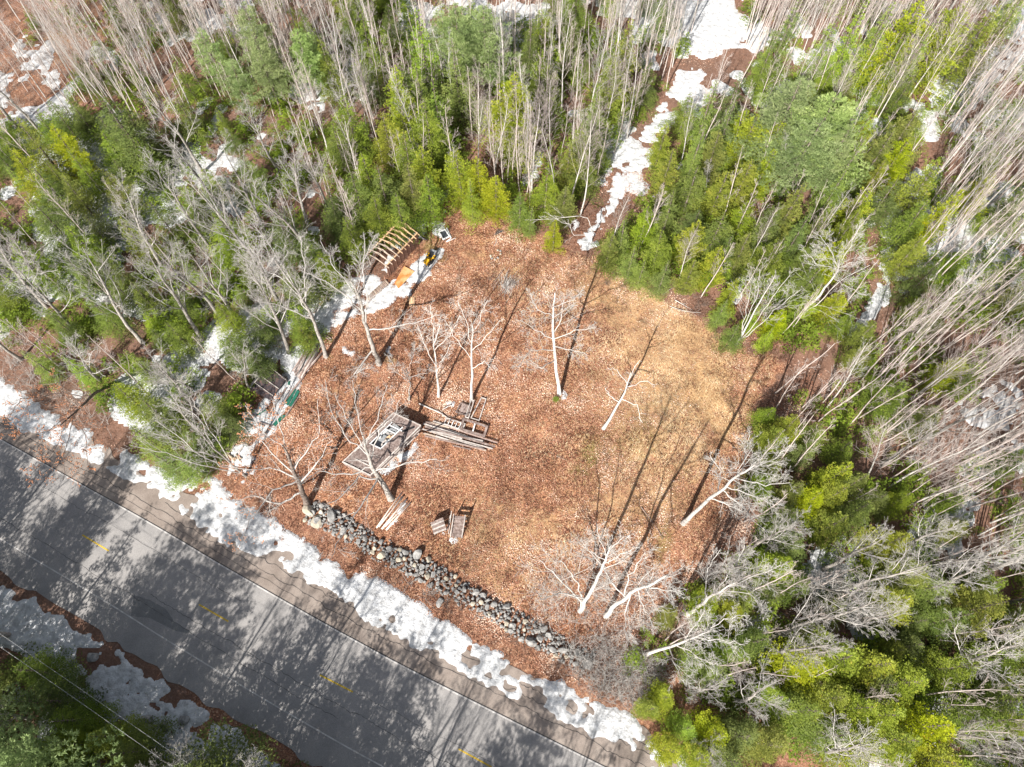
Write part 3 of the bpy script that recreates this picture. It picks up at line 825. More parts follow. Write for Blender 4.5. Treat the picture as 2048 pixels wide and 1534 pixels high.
PROTO = {}
def protos():
    PROTO['hemlock'] = [conifer_meshes('hemlock', 10 + i, 10, r_, 'hemlock', M['hemlock']) for i, r_ in enumerate((2.4, 2.8, 2.1, 2.5, 2.7))]
    PROTO['cedar'] = [conifer_meshes('cedar', 30 + i, 10, r_, 'cedar', M['cedar']) for i, r_ in enumerate((1.9, 2.3, 2.1, 1.7))]
    PROTO['fir'] = [conifer_meshes('fir', 50 + i, 11, r_, 'fir', M['fir']) for i, r_ in enumerate((1.9, 2.2, 1.7))]
    PROTO['pine'] = [conifer_meshes('pine', 70 + i, 12, r_, 'pine', M['pine']) for i, r_ in enumerate((3.0, 2.6))]
    b = []
    for i in range(9):
        T, C = birch_parts(100 + i, 13, 1 if i < 6 else 1.5, 1 if i < 6 else 1.5, .0062)
        b.append((T.mesh('birch_trunk', M['bark_pale']), C.mesh('birch_crown', M['twig_pink' if i % 3 else 'twig_grey'])))
    PROTO['birch'] = b
    b = []
    for i in range(7):
        T, C = maple_parts(200 + i, 15, 1.0 + .25 * (i % 3), .8 + .12 * (i % 3), .0068)
        b.append((T.mesh('maple_trunk', M['bark_grey']), C.mesh('maple_crown', M['twig_grey'])))
    PROTO['maple'] = b
protos()
PH = {'hemlock': 10, 'cedar': 10, 'fir': 11, 'pine': 12, 'birch': 13, 'maple': 15}
OBJ_NAME = {'hemlock': 'hemlock_tree', 'cedar': 'cedar_tree', 'fir': 'fir_tree', 'pine': 'pine_tree', 'birch': 'birch_tree', 'maple': 'maple_tree'}
CAT = {'hemlock': 'evergreen tree', 'cedar': 'evergreen tree', 'fir': 'evergreen tree', 'pine': 'pine tree', 'birch': 'birch tree', 'maple': 'bare tree'}
RND = random.Random(4)
COUNT = {}
def put_tree(kind, base, h, label, group=None, top=None, proto=None, wide=1.0, rz=None):
    i = RND.randrange(len(PROTO[kind])) if proto is None else proto
    root = empty(OBJ_NAME[kind], (base[0], base[1], -.03))
    s = h / PH[kind]
    root.scale = (s * wide, s * wide, s)
    spin = Quaternion((0, 0, 1), RND.uniform(0, 6.283) if rz is None else rz)
    if top is not None:
        d = Vector((top[0] - base[0], top[1] - base[1], h)).normalized()
        q = Vector((0, 0, 1)).rotation_difference(d)
    else:
        q = Quaternion((1, 0, 0), RND.gauss(0, .02)) @ Quaternion((0, 1, 0), RND.gauss(0, .02))
    root.rotation_mode = 'QUATERNION'
    root.rotation_quaternion = q @ spin
    tr, cr = PROTO[kind][i]
    link('trunk', tr, root); link('crown', cr, root)
    tag(root, label, CAT[kind], group)
    COUNT[kind] = COUNT.get(kind, 0) + 1
    return root

TAKEN = []   # (x, y, r) of trees so far
def free(x, y, r):
    for (a, b, c) in TAKEN:
        if (a - x) ** 2 + (b - y) ** 2 < (r + c) ** 2 * .25: return False
    return True

# zones of the woods, by pixel of the ground: name, outline
ZONES = [
    ("corner", "in the brush field of the upper left corner", [(-700, -500), (300, -500), (170, 60), (160, 230), (-200, 260), (-700, 100)]),
    ("topleft", "in the birch thicket along the top, left of centre", [(300, -500), (700, -500), (620, 60), (560, 210), (280, 250), (150, 250), (170, 60)]),
    ("left", "in the tangled woods left of the clearing", [(-700, 100), (-200, 260), (150, 250), (500, 250), (640, 400), (700, 560), (560, 700), (480, 830), (300, 800), (0, 700), (-700, 400)]),
    ("topmid", "in the mixed woods behind the roofless shed", [(500, 240), (620, 60), (700, -500), (1010, -500), (1000, 400), (880, 400), (800, 430), (700, 540), (640, 400)]),
    ("top", "left of the snowy track at the top", [(1010, -500), (1450, -500), (1400, 30), (1330, 190), (1210, 330), (1150, 460), (1000, 400)]),
    ("block", "in the evergreen block right of the snowy track", [(1240, 430), (1350, 270), (1480, 120), (1760, 180), (1800, 250), (1790, 380), (1740, 560), (1700, 680), (1600, 700), (1500, 680), (1400, 620), (1240, 540), (1180, 510)]),
    ("topright", "in the thicket of the upper right corner", [(1480, 120), (1560, -500), (2900, -500), (2700, 300), (2100, 130), (1880, 250), (1790, 240), (1740, 180)]),
    ("right", "in the birch woods along the right edge", [(1880, 250), (2100, 130), (2700, 300), (2700, 1150), (2048, 1150), (1800, 1050), (1740, 900), (1640, 800), (1720, 680), (1820, 480)]),
    ("edge", "beside the clearing on its right", [(1640, 800), (1740, 900), (1800, 1050), (1440, 1110), (1500, 900), (1540, 780)]),
    ("lowright", "in the mixed woods of the lower right", [(1380, 1190), (1440, 1110), (1800, 1050), (2048, 1150), (2700, 1150), (2600, 1800), (1500, 1720), (1300, 1480), (1230, 1380), (1290, 1270)]),
    ("roadside", "between the road and the woods on the left", [(-700, 400), (0, 700), (300, 800), (480, 830), (450, 950), (350, 930), (200, 870), (0, 750), (-700, 480)]),
    ("across", "across the road at the lower left", [(-700, 1000), (0, 1290), (130, 1400), (260, 1460), (360, 1560), (700, 1760), (1100, 2100), (200, 2300), (-900, 1700)]),
]
ZP = {z[0]: poly(z[2]) for z in ZONES}
ZT = {z[0]: z[1] for z in ZONES}
KINDWORD = {'hemlock': 'dark green hemlock', 'cedar': 'yellow green cedar', 'fir': 'pointed green fir', 'pine': 'soft grey green pine', 'birch': 'slender pale bare birch', 'maple': 'grey bare branching maple'}
def zone_of(x, y):
    for k in ZP:
        if inside(ZP[k], np.array([x]), np.array([y]))[0]: return k
    return None

# named evergreens: tip pixel, height, kind, width
EV = [
 (205,192,11,'hemlock',1.25),(240,215,9,'hemlock',1.2),(30,238,9,'cedar',1.1),(95,250,8,'cedar',1.1),(140,300,7,'hemlock',1.1),(15,300,8,'cedar',1.1),(60,330,8,'hemlock',1.2),(120,350,7,'cedar',1),(205,342,7,'cedar',1),
 (485,8,12,'pine',1),(505,75,11,'pine',.9),(455,125,9,'pine',.9),(588,55,10,'pine',1.1),(512,25,10,'fir',.8),(718,15,11,'fir',1),(835,12,12,'fir',1.1),(905,5,12,'pine',1.1),(968,10,12,'pine',1.1),(912,78,12,'fir',1.1),
 (685,188,10,'hemlock',1.15),(660,240,8,'hemlock',1.1),(785,132,11,'cedar',1.1),(830,115,11,'fir',1),(848,200,10,'hemlock',1.1),(765,225,9,'cedar',1),(805,262,9,'hemlock',1.1),(870,160,11,'fir',1),
 (700,345,9,'hemlock',1.2),(755,335,9,'hemlock',1.2),(812,325,9,'cedar',1.1),(852,345,8,'hemlock',1.1),(655,385,7,'hemlock',1.1),(745,392,7,'hemlock',1.2),(790,385,7,'hemlock',1.1),(690,430,7,'hemlock',1.1),(725,300,9,'hemlock',1.1),(840,290,9,'cedar',1),
 (915,300,9,'cedar',1.1),(955,318,8,'cedar',1.1),(990,352,7,'cedar',1.1),(940,355,7,'fir',1),(1022,150,12,'cedar',1.2),(1035,215,9,'cedar',1.1),
 (1262,40,12,'cedar',1.0),(1228,110,10,'cedar',1),(1200,170,9,'fir',1),(1165,262,8,'cedar',1.2),(1140,290,7,'cedar',1.1),(1095,350,7,'hemlock',1.1),(1130,370,6.5,'cedar',1),(1040,385,6,'hemlock',1.1),(1060,410,5,'fir',1),(1110,445,5,'cedar',1.1),(1085,90,10,'hemlock',1),(1060,40,10,'hemlock',1),
 (1435,158,10,'fir',1),(1472,200,10,'fir',1.1),(1512,225,9,'cedar',1.1),(1562,240,9,'cedar',1.1),(1412,245,9,'fir',1),(1400,330,8,'hemlock',1.1),(1455,345,8,'cedar',1.2),(1505,318,8,'cedar',1.1),(1545,300,8,'cedar',1.1),
 (1352,385,8,'fir',1.1),(1300,412,7,'hemlock',1.1),(1255,440,7,'fir',1.1),(1225,468,6,'cedar',1.1),(1272,490,6,'fir',1.1),(1330,462,7,'hemlock',1.1),(1400,440,7.5,'cedar',1.1),(1450,425,8,'hemlock',1.2),(1392,520,6,'cedar',1.1),(1338,520,6,'fir',1.1),(1442,492,7,'cedar',1.1),
 (1500,470,7,'cedar',1.1),(1560,405,8,'hemlock',1.1),(1605,370,9,'cedar',1.1),(1500,400,7,'hemlock',1.1),(1475,560,6,'cedar',1.1),(1455,600,5,'fir',1.1),(1560,480,7,'hemlock',1.1),(1625,420,8,'fir',1),(1640,530,7,'hemlock',1.1),(1290,520,5,'fir',1.1),(1570,620,5,'cedar',1.1),(1520,610,5,'fir',1.2),
 (1640,570,6,'fir',1.1),(1680,480,8,'cedar',1.1),(1720,420,8,'cedar',1),(1480,650,4.5,'hemlock',1.1),(1550,655,4.5,'fir',1.1),
 (1610,160,13,'pine',1.25),(1680,190,13,'pine',1.3),(1640,240,12,'pine',1.2),(1705,250,11,'pine',1),(1733,268,11,'fir',.8),(1835,222,9,'cedar',1.1),(1790,260,8,'cedar',1),(1745,372,8,'cedar',1.1),(1700,330,9,'fir',.9),
 (1885,325,9,'cedar',1.2),(1922,380,9,'cedar',1.1),(1865,400,8,'hemlock',1.1),(1850,470,7,'cedar',1.1),(1880,520,7,'hemlock',1.1),(1755,640,6,'hemlock',1.1),(1740,690,5,'cedar',1),(1715,620,5,'hemlock',1),
 (1740,0,12,'fir',1.1),(1790,-5,12,'fir',1.1),(1850,0,12,'cedar',1.2),(1925,0,12,'cedar',1.2),(1995,10,11,'cedar',1.2),(1690,10,11,'fir',1),(1600,-10,11,'fir',1),(1825,50,10,'fir',1),(2040,5,11,'cedar',1),(1870,40,11,'fir',1),
 (1565,862,6,'cedar',1.1),(1640,880,7,'fir',.9),(1595,835,6,'cedar',1),(1705,930,7.5,'cedar',1.2),(1732,950,7,'cedar',1.1),(1690,975,7,'cedar',1),(1650,985,6,'cedar',1.1),(1560,920,5,'cedar',1.1),(1605,965,6,'cedar',1.1),(1590,1020,6,'hemlock',1),(1690,1035,7,'cedar',1.1),(1740,1005,7,'hemlock',1.1),(1820,1070,7,'cedar',1.1),(1850,1140,8,'cedar',1.1),(1830,1195,7,'cedar',1.1),
 (1425,1195,5,'cedar',1.1),(1480,1215,5,'cedar',1.1),(1510,1190,6,'hemlock',1.1),(1550,1165,6,'hemlock',1.1),(1470,1290,5,'hemlock',1.1),(1620,1160,6,'hemlock',1),
 (1640,1325,8,'cedar',1.25),(1710,1315,9,'cedar',1.2),(1780,1325,9,'cedar',1.2),(1845,1360,8,'cedar',1.2),(1690,1395,8,'cedar',1.2),(1640,1420,7,'hemlock',1.2),(1750,1415,9,'cedar',1.2),(1810,1430,8,'cedar',1.1),(1835,1485,8,'cedar',1.2),(1905,1465,9,'cedar',1.3),(1690,1470,7,'hemlock',1.2),(1760,1500,8,'cedar',1.1),
 (1310,1420,5,'cedar',1.1),(1335,1395,5,'cedar',1.1),(1385,1460,6,'fir',1.1),(1445,1470,6,'cedar',1.2),(1505,1480,7,'hemlock',1.2),(1350,1500,6,'cedar',1.1),(1560,1490,7,'cedar',1.1),(1410,1520,6,'cedar',1.2),(1480,1530,7,'hemlock',1.1),(2010,1205,9,'cedar',1.1),(1950,1230,8,'hemlock',1),(1960,1330,8,'hemlock',1),(2030,1450,8,'hemlock',1.1),
 (225,768,7,'cedar',1),(260,850,7,'fir',1.2),(300,900,7,'fir',1.3),(345,905,6.5,'fir',1.2),(280,800,8,'hemlock',1.1),(400,790,6,'hemlock',1),(430,830,5,'hemlock',1.1),(370,860,6,'hemlock',1.2),
 (585,625,6,'hemlock',1.1),(600,655,4,'cedar',1.1),(300,400,8,'hemlock',1.1),(240,440,8,'cedar',1.1),(60,400,8,'hemlock',1.1),(130,440,8,'hemlock',1.1),(20,480,8,'hemlock',1.1),(550,420,8,'hemlock',1.2),(600,460,7,'hemlock',1.1),(480,500,7,'hemlock',1.1),(430,420,8,'hemlock',1.1),(640,500,6,'hemlock',1.1),(560,520,6,'hemlock',1.1),(370,380,8,'hemlock',1.1),(90,620,6,'hemlock',1.1),(180,600,6,'hemlock',1.1),(40,700,6,'fir',1.2),(120,710,6,'fir',1.1),(260,560,6,'hemlock',1.1),(330,640,6,'hemlock',1),(430,600,6,'hemlock',1),(500,620,6,'hemlock',1),(250,700,6,'fir',1.1),(180,500,7,'hemlock',1),
 (30,1400,8,'hemlock',1.2),(100,1440,7,'hemlock',1.2),(170,1480,7,'hemlock',1.1),(20,1340,7,'hemlock',1.1),(220,1510,7,'hemlock',1.1),(60,1500,8,'hemlock',1.2),
]
EV_SPECIAL = {
 (205,192): "large dark rounded hemlock at the edge of the upper left brush field",
 (685,188): "dense rounded hemlock with a deep black shadow behind the shed woods",
 (1262,40): "tall narrow yellow green cedar left of the snowy track, near the top",
 (1165,262): "rounded yellow green cedar just left of the snowy track",
 (1680,190): "broad feathery pale green pine right of centre near the top",
 (1733,268): "narrow blue green fir at the foot of the big feathery pine",
 (1435,158): "pointed fir with a light tip right beside the snowy track",
 (1472,200): "pale tipped pointed fir, second right of the snowy track",
 (1885,325): "big yellow green cedar right of the narrow leafy path",
 (1835,222): "yellow green cedar where the narrow path meets the snow patches",
 (588,55): "soft rounded pine among thin birches near the top left",
 (1022,150): "tall olive yellow cedar in the top centre woods",
 (1110,445): "small bright cedar at the top edge of the clearing beside the bent birch",
 (300,900): "bushy light green fir overhanging the roadside snow",
 (1905,1465): "wide yellow tipped cedar near the lower right corner",
 (2010,1205): "yellow tipped cedar at the right edge, low down",
 (585,625): "rounded green hemlock beside the pile of old poles",
 (1310,1420): "low bright cedar nearest the road at the lower right",
 (1225,468): "small cedar at the foot of the snowy track by the clearing",
 (225,768): "yellow green cedar above the roadside snow on the left",
}
GROUPS = {}
for (px, py, h, kind, w) in EV:
    b = P(px, py, h)
    z = zone_of(b.x, b.y)
    kk = (kind, z)
    lab = EV_SPECIAL.get((px, py))
    if lab is None:
        where = ZT.get(z, "at the edge of the clearing")
        lab = f"{KINDWORD[kind]} {where}"
    put_tree(kind, b, h, lab, f"{kind} trees {ZT.get(z, 'at the edge of the clearing')}", wide=w * 1.0)
    TAKEN.append((b.x, b.y, 1.7))

# ---- big bare trees grown along limbs read off the photograph (each point: pixel and height)
def hero(name, label, base, trunk, limbs, r, spec=None, mats=('bark_grey', 'twig_grey'), seed=0, twig=.012, group=None, cat='bare tree', buds=False, k=9):
    rs = np.random.RandomState(seed)
    B = P(*base)
    root = empty(name, (B.x, B.y, -.03))
    tr = np.array([[0, 0, 0.]] + [list(P(x, y, z) - B) for x, y, z in trunk])
    fine = []
    for i in range(len(tr) - 1):
        for t in (0, .33, .66): fine.append(tr[i] * (1 - t) + tr[i + 1] * t + (rs.randn(3) * .05 if i + t > 0 else 0))
    fine.append(tr[-1]); fine = np.array(fine)
    T = Tubes(); C = Tubes()
    u = np.linspace(0, 1, len(fine))
    T.add(fine, r * (1 - .74 * u) + np.where(u == 0, .1 * r + .04, 0), k)
    sp = spec or [(9, .15, .36, .7, .14, .05, 5), (8, .12, .42, .7, .16, .03, 3), (3, .25, .5, .6, .15, 0, 2)]
    sp = [(q[0] * 1.3,) + tuple(q[1:]) for q in sp]; twig *= .72
    tops = []
    for li in limbs:
        fr, pts = li[0], li[1:]
        p0, _ = at(fine, fr)
        ctl = [p0] + [np.array(P(x, y, z) - B) for x, y, z in pts]
        f2 = []
        for i in range(len(ctl) - 1):
            for t in (0, .25, .5, .75): f2.append(ctl[i] * (1 - t) + ctl[i + 1] * t + (rs.randn(3) * .07 if i + t > 0 else 0))
        f2.append(ctl[-1]); f2 = np.array(f2)
        r1 = r * (1 - .75 * fr) * .42
        C.add(f2, np.linspace(r1, .02, len(f2)), 6)
        sub(rs, C, f2, r1, sp, 0, twig)
    sub(rs, C, fine[len(fine) // 2:], r * .5, sp, 0, twig)
    link('trunk', T.mesh('trunk', M[mats[0]]), root)
    cr = link('crown', C.mesh('crown', M[mats[1]]), root)
    if buds:
        V = C.arrays()[0]; idx = rs.choice(len(V), 1500, replace=False); V = V[idx]
        V = V[(V[:, 2] > 3)]
        s = .035; n = len(V)
        tet = np.array([[1, 1, 1], [-1, -1, 1], [-1, 1, -1], [1, -1, -1]]) * s
        VV = (V[:, None, :] + tet[None]).reshape(-1, 3)
        FF = (np.array([[0, 1, 2], [0, 3, 1], [0, 2, 3], [1, 3, 2]])[None] + (np.arange(n) * 4)[:, None, None]).reshape(-1, 3)
        bo = link('buds', mesh_np('buds', VV, FF, M['bud']), root); bo['kind'] = 'stuff'
    tag(root, label, cat, group)
    TAKEN.append((B.x, B.y, 3.0))
    return root

OAK = [(6, .2, .36, .8, .2, .04, 5), (5, .15, .42, .8, .22, .03, 4), (3, .25, .5, .7, .2, 0, 2)]
hero('oak_tree', "gnarled bare oak beside the tan boulder at the end of the stone wall", (614, 1008), [(600, 975, 3), (585, 935, 5.5), (565, 890, 7.5)],
     [(.55, (545, 905, 6), (520, 880, 7.5), (480, 850, 8.5)), (.6, (610, 905, 6), (640, 860, 8), (635, 800, 9)), (.25, (560, 1008, 2.2), (510, 992, 3.5), (455, 1000, 5)), (.5, (550, 935, 5), (505, 940, 6), (450, 930, 7)),
      (.8, (560, 850, 8.5), (545, 800, 10)), (.9, (520, 860, 9), (490, 810, 10.5)), (.45, (545, 980, 5), (500, 1040, 6), (470, 1110, 7.5)), (.4, (640, 920, 5), (665, 880, 7))], .30, OAK, ('bark_brown', 'twig_grey'), 1, buds=True)
hero('oak_tree', "wide bare oak leaning over the weathered platform", (782, 998), [(765, 965, 2.5), (745, 935, 4.5), (735, 905, 6.5), (725, 870, 8.5)],
     [(.3, (720, 955, 4), (675, 1000, 5), (640, 1010, 6)), (.45, (800, 930, 5), (850, 920, 6.5), (890, 920, 8)), (.5, (690, 950, 5), (640, 940, 6.5), (600, 970, 7.5)), (.6, (760, 860, 7), (790, 830, 9), (800, 800, 10)),
      (.7, (690, 870, 7.5), (660, 820, 9), (650, 760, 10)), (.8, (715, 820, 9.5), (705, 760, 11)), (.35, (730, 1000, 4.5), (690, 1060, 5.5), (660, 1120, 7)), (.85, (760, 820, 10), (775, 770, 11.5)), (.75, (700, 850, 9), (670, 790, 11))], .30, OAK, ('bark_grey', 'twig_grey'), 2)
hero('maple_tree', "bare forked maple standing between the old poles and the middle of the clearing", (758, 728), [(745, 690, 3), (727, 640, 6), (722, 600, 8.5), (700, 560, 11)],
     [(.45, (735, 590, 9), (725, 550, 11), (728, 470, 13)), (.4, (780, 655, 5), (830, 645, 5.6), (880, 630, 6.2)), (.6, (690, 590, 9), (650, 560, 11), (600, 540, 12.5)), (.75, (670, 540, 11.5), (640, 480, 14)), (.85, (730, 520, 12), (750, 470, 14)), (.2, (710, 745, 2.5), (745, 735, 2.2))], .27, None, ('bark_grey', 'twig_grey'), 3)
hero('maple_tree', "bare grey maple rising from the upper end of the old pole pile", (652, 713), [(642, 680, 2.5), (620, 625, 6), (595, 585, 9), (550, 520, 12.5)],
     [(.5, (570, 560, 9.5), (530, 540, 11), (490, 480, 13)), (.6, (610, 530, 10.5), (600, 470, 13)), (.7, (540, 490, 12), (500, 440, 14)), (.45, (560, 610, 8), (510, 600, 9.5))], .22, None, ('bark_grey', 'twig_grey'), 4)
hero('birch_tree', "tall pale birch standing alone in the middle of the clearing", (1119, 788), [(1113, 740, 3), (1108, 680, 6.5), (1106, 620, 10), (1110, 585, 12)],
     [(.42, (1060, 700, 7), (1035, 735, 8)), (.5, (1150, 660, 8), (1190, 655, 9)), (.55, (1125, 630, 9), (1130, 590, 11.5)), (.5, (1070, 660, 8), (1040, 640, 10)), (.45, (1140, 700, 7.5), (1175, 710, 8.5)), (.7, (1075, 620, 10), (1060, 585, 12)), (.8, (1145, 600, 11), (1165, 580, 12.5)), (.35, (1085, 735, 5.5), (1060, 720, 6))], .19,
     [(8, .2, .4, .8, .1, .03, 4), (6, .15, .42, .75, .12, .02, 3), (3, .25, .5, .6, .15, 0, 2)], ('bark_pale', 'twig_pale'), 5, cat='birch tree')
hero('birch_tree', "pale birch beside the broken window frames", (943, 802), [(944, 750, 3.5), (943, 690, 7), (945, 650, 9.5)],
     [(.5, (915, 680, 7.5), (890, 640, 9.5)), (.6, (975, 670, 8), (1000, 640, 9.5)), (.7, (930, 640, 9), (915, 600, 11)), (.8, (960, 630, 10), (975, 600, 11.5)), (.4, (970, 720, 6.5), (985, 740, 7))], .15,
     [(7, .2, .4, .8, .1, .03, 4), (5, .15, .42, .75, .12, .02, 3), (3, .25, .5, .6, .15, 0, 2)], ('bark_pale', 'twig_pale'), 6, cat='birch tree')
hero('birch_tree', "thin forked birch left of the birch by the broken window frames", (877, 793), [(873, 740, 3.5), (868, 690, 6.5), (880, 650, 9)],
     [(.4, (850, 690, 6), (835, 650, 8)), (.6, (900, 670, 7.5), (920, 630, 9.5)), (.6, (865, 650, 8), (860, 610, 10.5)), (.3, (885, 720, 5), (900, 690, 6.5))], .12,
     [(7, .2, .4, .8, .1, .03, 4), (5, .15, .42, .75, .12, .02, 3), (3, .25, .5, .6, .15, 0, 2)], ('bark_pale', 'twig_pale'), 7, cat='birch tree')
hero('bare_tree', "small crooked bare tree between the platform and the pale birches", (818, 800), [(820, 770, 2.2), (812, 735, 4)],
     [(.5, (790, 740, 3.5), (775, 710, 5)), (.8, (825, 710, 5), (830, 690, 6)), (.7, (850, 745, 4), (865, 730, 5))], .09, None, ('bark_grey', 'twig_grey'), 8)
hero('dead_tree', "dead pale snag leaning to the right in the clearing", (1207, 857), [(1228, 825, 2.5), (1250, 785, 5.5), (1262, 745, 8)],
     [(.75, (1290, 762, 6.5), (1310, 770, 7)), (.8, (1235, 740, 8), (1215, 735, 8.5)), (.55, (1275, 810, 5), (1285, 845, 4)), (.5, (1220, 790, 5), (1210, 775, 6)), (.85, (1280, 720, 9.5))], .17,
     [(4, .2, .3, .8, .18, .0, 4), (3, .2, .4, .7, .2, 0, 3)], ('bark_pale', 'twig_pale'), 9, cat='dead tree')
hero('birch_tree', "big white birch leaning right at the clearing's right edge", (1366, 1047), [(1398, 1017, 4), (1436, 984, 8.5), (1478, 950, 13), (1512, 928, 16)],
     [(.4, (1460, 1010, 6), (1510, 1035, 8)), (.5, (1440, 940, 7.5), (1420, 910, 9)), (.6, (1500, 990, 9), (1550, 1010, 11)), (.7, (1530, 970, 11), (1580, 965, 13)), (.8, (1490, 910, 11.5), (1500, 870, 13)), (.85, (1545, 920, 13), (1580, 890, 14.5)), (.55, (1480, 1010, 7.5), (1530, 1060, 9))], .21,
     [(9, .15, .4, .8, .1, .03, 4), (6, .15, .42, .75, .12, .02, 3), (3, .25, .5, .6, .15, 0, 2)], ('bark_pale', 'twig_pale'), 10, cat='birch tree')
hero('birch_tree', "twin stemmed white birch behind the lower end of the stone wall", (1160, 1222), [(1178, 1192, 4), (1198, 1152, 9), (1211, 1120, 13), (1222, 1090, 15.5)],
     [(.02, (1163, 1190, 3), (1155, 1165, 7), (1140, 1145, 10), (1120, 1120, 12)), (.75, (1180, 1100, 13), (1160, 1080, 15)), (.2, (1120, 1185, 6), (1085, 1200, 8)), (.9, (1240, 1080, 16), (1260, 1070, 17)), (.12, (1110, 1150, 8.5), (1080, 1120, 10)), (.7, (1240, 1110, 13), (1280, 1095, 15)), (.8, (1200, 1080, 15), (1195, 1055, 17))], .20,
     [(8, .15, .42, .85, .14, .02, 5), (6, .15, .42, .75, .15, .0, 3), (3, .25, .5, .6, .15, 0, 2)], ('bark_pale', 'twig_pale'), 11, cat='birch tree')
hero('birch_tree', "thick white birch forking low right of the stone wall's end", (1212, 1232), [(1235, 1206, 4), (1262, 1186, 8), (1300, 1168, 12), (1335, 1150, 15)],
     [(.35, (1254, 1165, 8), (1270, 1135, 12), (1290, 1105, 15)), (.7, (1335, 1180, 12), (1370, 1190, 14)), (.6, (1290, 1220, 8), (1310, 1260, 9)), (.8, (1340, 1150, 11), (1370, 1130, 13)), (.5, (1250, 1230, 6), (1255, 1280, 7)), (.4, (1220, 1160, 7), (1200, 1130, 9))], .22,
     [(9, .15, .42, .85, .14, .02, 5), (6, .15, .42, .75, .15, .0, 3), (3, .25, .5, .6, .15, 0, 2)], ('bark_pale', 'twig_pale'), 12, cat='birch tree')
hero('birch_tree', "white birch stretching right above the tangle of pale brush", (1290, 1310), [(1330, 1297, 3), (1375, 1280, 7), (1420, 1262, 10.5)],
     [(.5, (1390, 1310, 7), (1430, 1330, 9)), (.6, (1390, 1250, 8.5), (1410, 1220, 11)), (.75, (1450, 1280, 10), (1490, 1290, 12)), (.85, (1450, 1240, 12), (1480, 1230, 13)), (.4, (1350, 1330, 6), (1370, 1370, 7.5))], .17,
     [(9, .15, .42, .85, .14, .02, 5), (6, .15, .42, .75, .15, .0, 3), (3, .25, .5, .6, .15, 0, 2)], ('bark_pale', 'twig_pale'), 13, cat='birch tree')
hero('maple_tree', "bare maple with an upturned crooked limb, right of the clearing's lower corner", (1375, 1228), [(1400, 1212, 2.5), (1425, 1190, 5.5), (1470, 1165, 9)],
     [(.5, (1412, 1180, 5), (1415, 1140, 7), (1440, 1100, 9)), (.8, (1500, 1190, 10), (1530, 1220, 11.5)), (.7, (1470, 1130, 9), (1490, 1090, 11)), (.9, (1520, 1150, 11), (1560, 1130, 13))], .20, None, ('bark_pale', 'twig_pale'), 14)
hero('maple_tree', "bare tree leaning out over the road from the roadside on the left", (215, 772), [(190, 785, 3.5), (160, 815, 6), (120, 850, 8.5)],
     [(.5, (150, 795, 6), (120, 770, 8), (70, 770, 9)), (.7, (140, 860, 8), (130, 910, 9.5), (125, 960, 10.5)), (.85, (80, 865, 9.5), (40, 860, 10.5), (0, 870, 11)), (.9, (110, 900, 9.5), (60, 950, 11)), (.8, (170, 870, 8.5), (175, 930, 9.5)), (.4, (110, 790, 6), (40, 800, 8), (20, 830, 9))], .18, OAK, ('bark_brown', 'twig_brown'), 15, buds=True)
hero('birch_tree', "clump of bare stems spreading over the light green fir by the road", (492, 952), [(450, 915, 4), (415, 885, 7), (390, 850, 10)],
     [(.1, (430, 925, 4), (360, 885, 8), (300, 865, 10)), (.05, (400, 930, 5), (330, 905, 8), (260, 890, 10)), (.5, (395, 830, 8.5), (340, 800, 10)), (.2, (440, 890, 6), (400, 830, 9), (380, 790, 11)), (.3, (390, 900, 7), (310, 840, 10))], .12,
     [(10, .2, .3, .55, .08, .0, 4), (5, .2, .45, .6, .1, .0, 3), (2, .25, .5, .6, .12, 0, 2)], ('bark_grey', 'twig_grey'), 16, cat='birch tree')
hero('birch_tree', "clump of parallel leaning pale stems at the clearing's right corner", (1472, 690), [(1500, 640, 4), (1530, 590, 8), (1550, 550, 11)],
     [(.02, (1508, 650, 4), (1545, 595, 8), (1580, 550, 11)), (.02, (1495, 640, 4), (1515, 585, 8), (1520, 540, 11)), (.02, (1515, 655, 3.5), (1560, 610, 7.5), (1600, 580, 10)), (.02, (1488, 645, 3.5), (1500, 590, 7.5), (1500, 560, 10))], .10,
     [(10, .35, .25, .6, .08, .02, 4), (5, .2, .45, .6, .1, .0, 3), (2, .25, .5, .6, .12, 0, 2)], ('bark_pale', 'twig_pale'), 17, cat='birch tree')
hero('birch_tree', "pale forked tree with wide pale branches in the right hand evergreens", (1590, 640), [(1640, 590, 4.5), (1672, 545, 8.5), (1680, 520, 11)],
     [(.05, (1640, 605, 4), (1680, 560, 8), (1740, 530, 11)), (.7, (1700, 525, 9.5), (1750, 515, 12)), (.8, (1660, 500, 11), (1640, 470, 13)), (.8, (1700, 490, 12), (1720, 450, 14)), (.75, (1640, 530, 10), (1610, 500, 12)), (.6, (1690, 570, 9), (1730, 590, 10.5))], .15,
     [(9, .15, .42, .8, .12, .02, 5), (6, .15, .42, .75, .14, .0, 3), (3, .25, .5, .6, .15, 0, 2)], ('bark_pale', 'twig_pale'), 18, cat='birch tree')
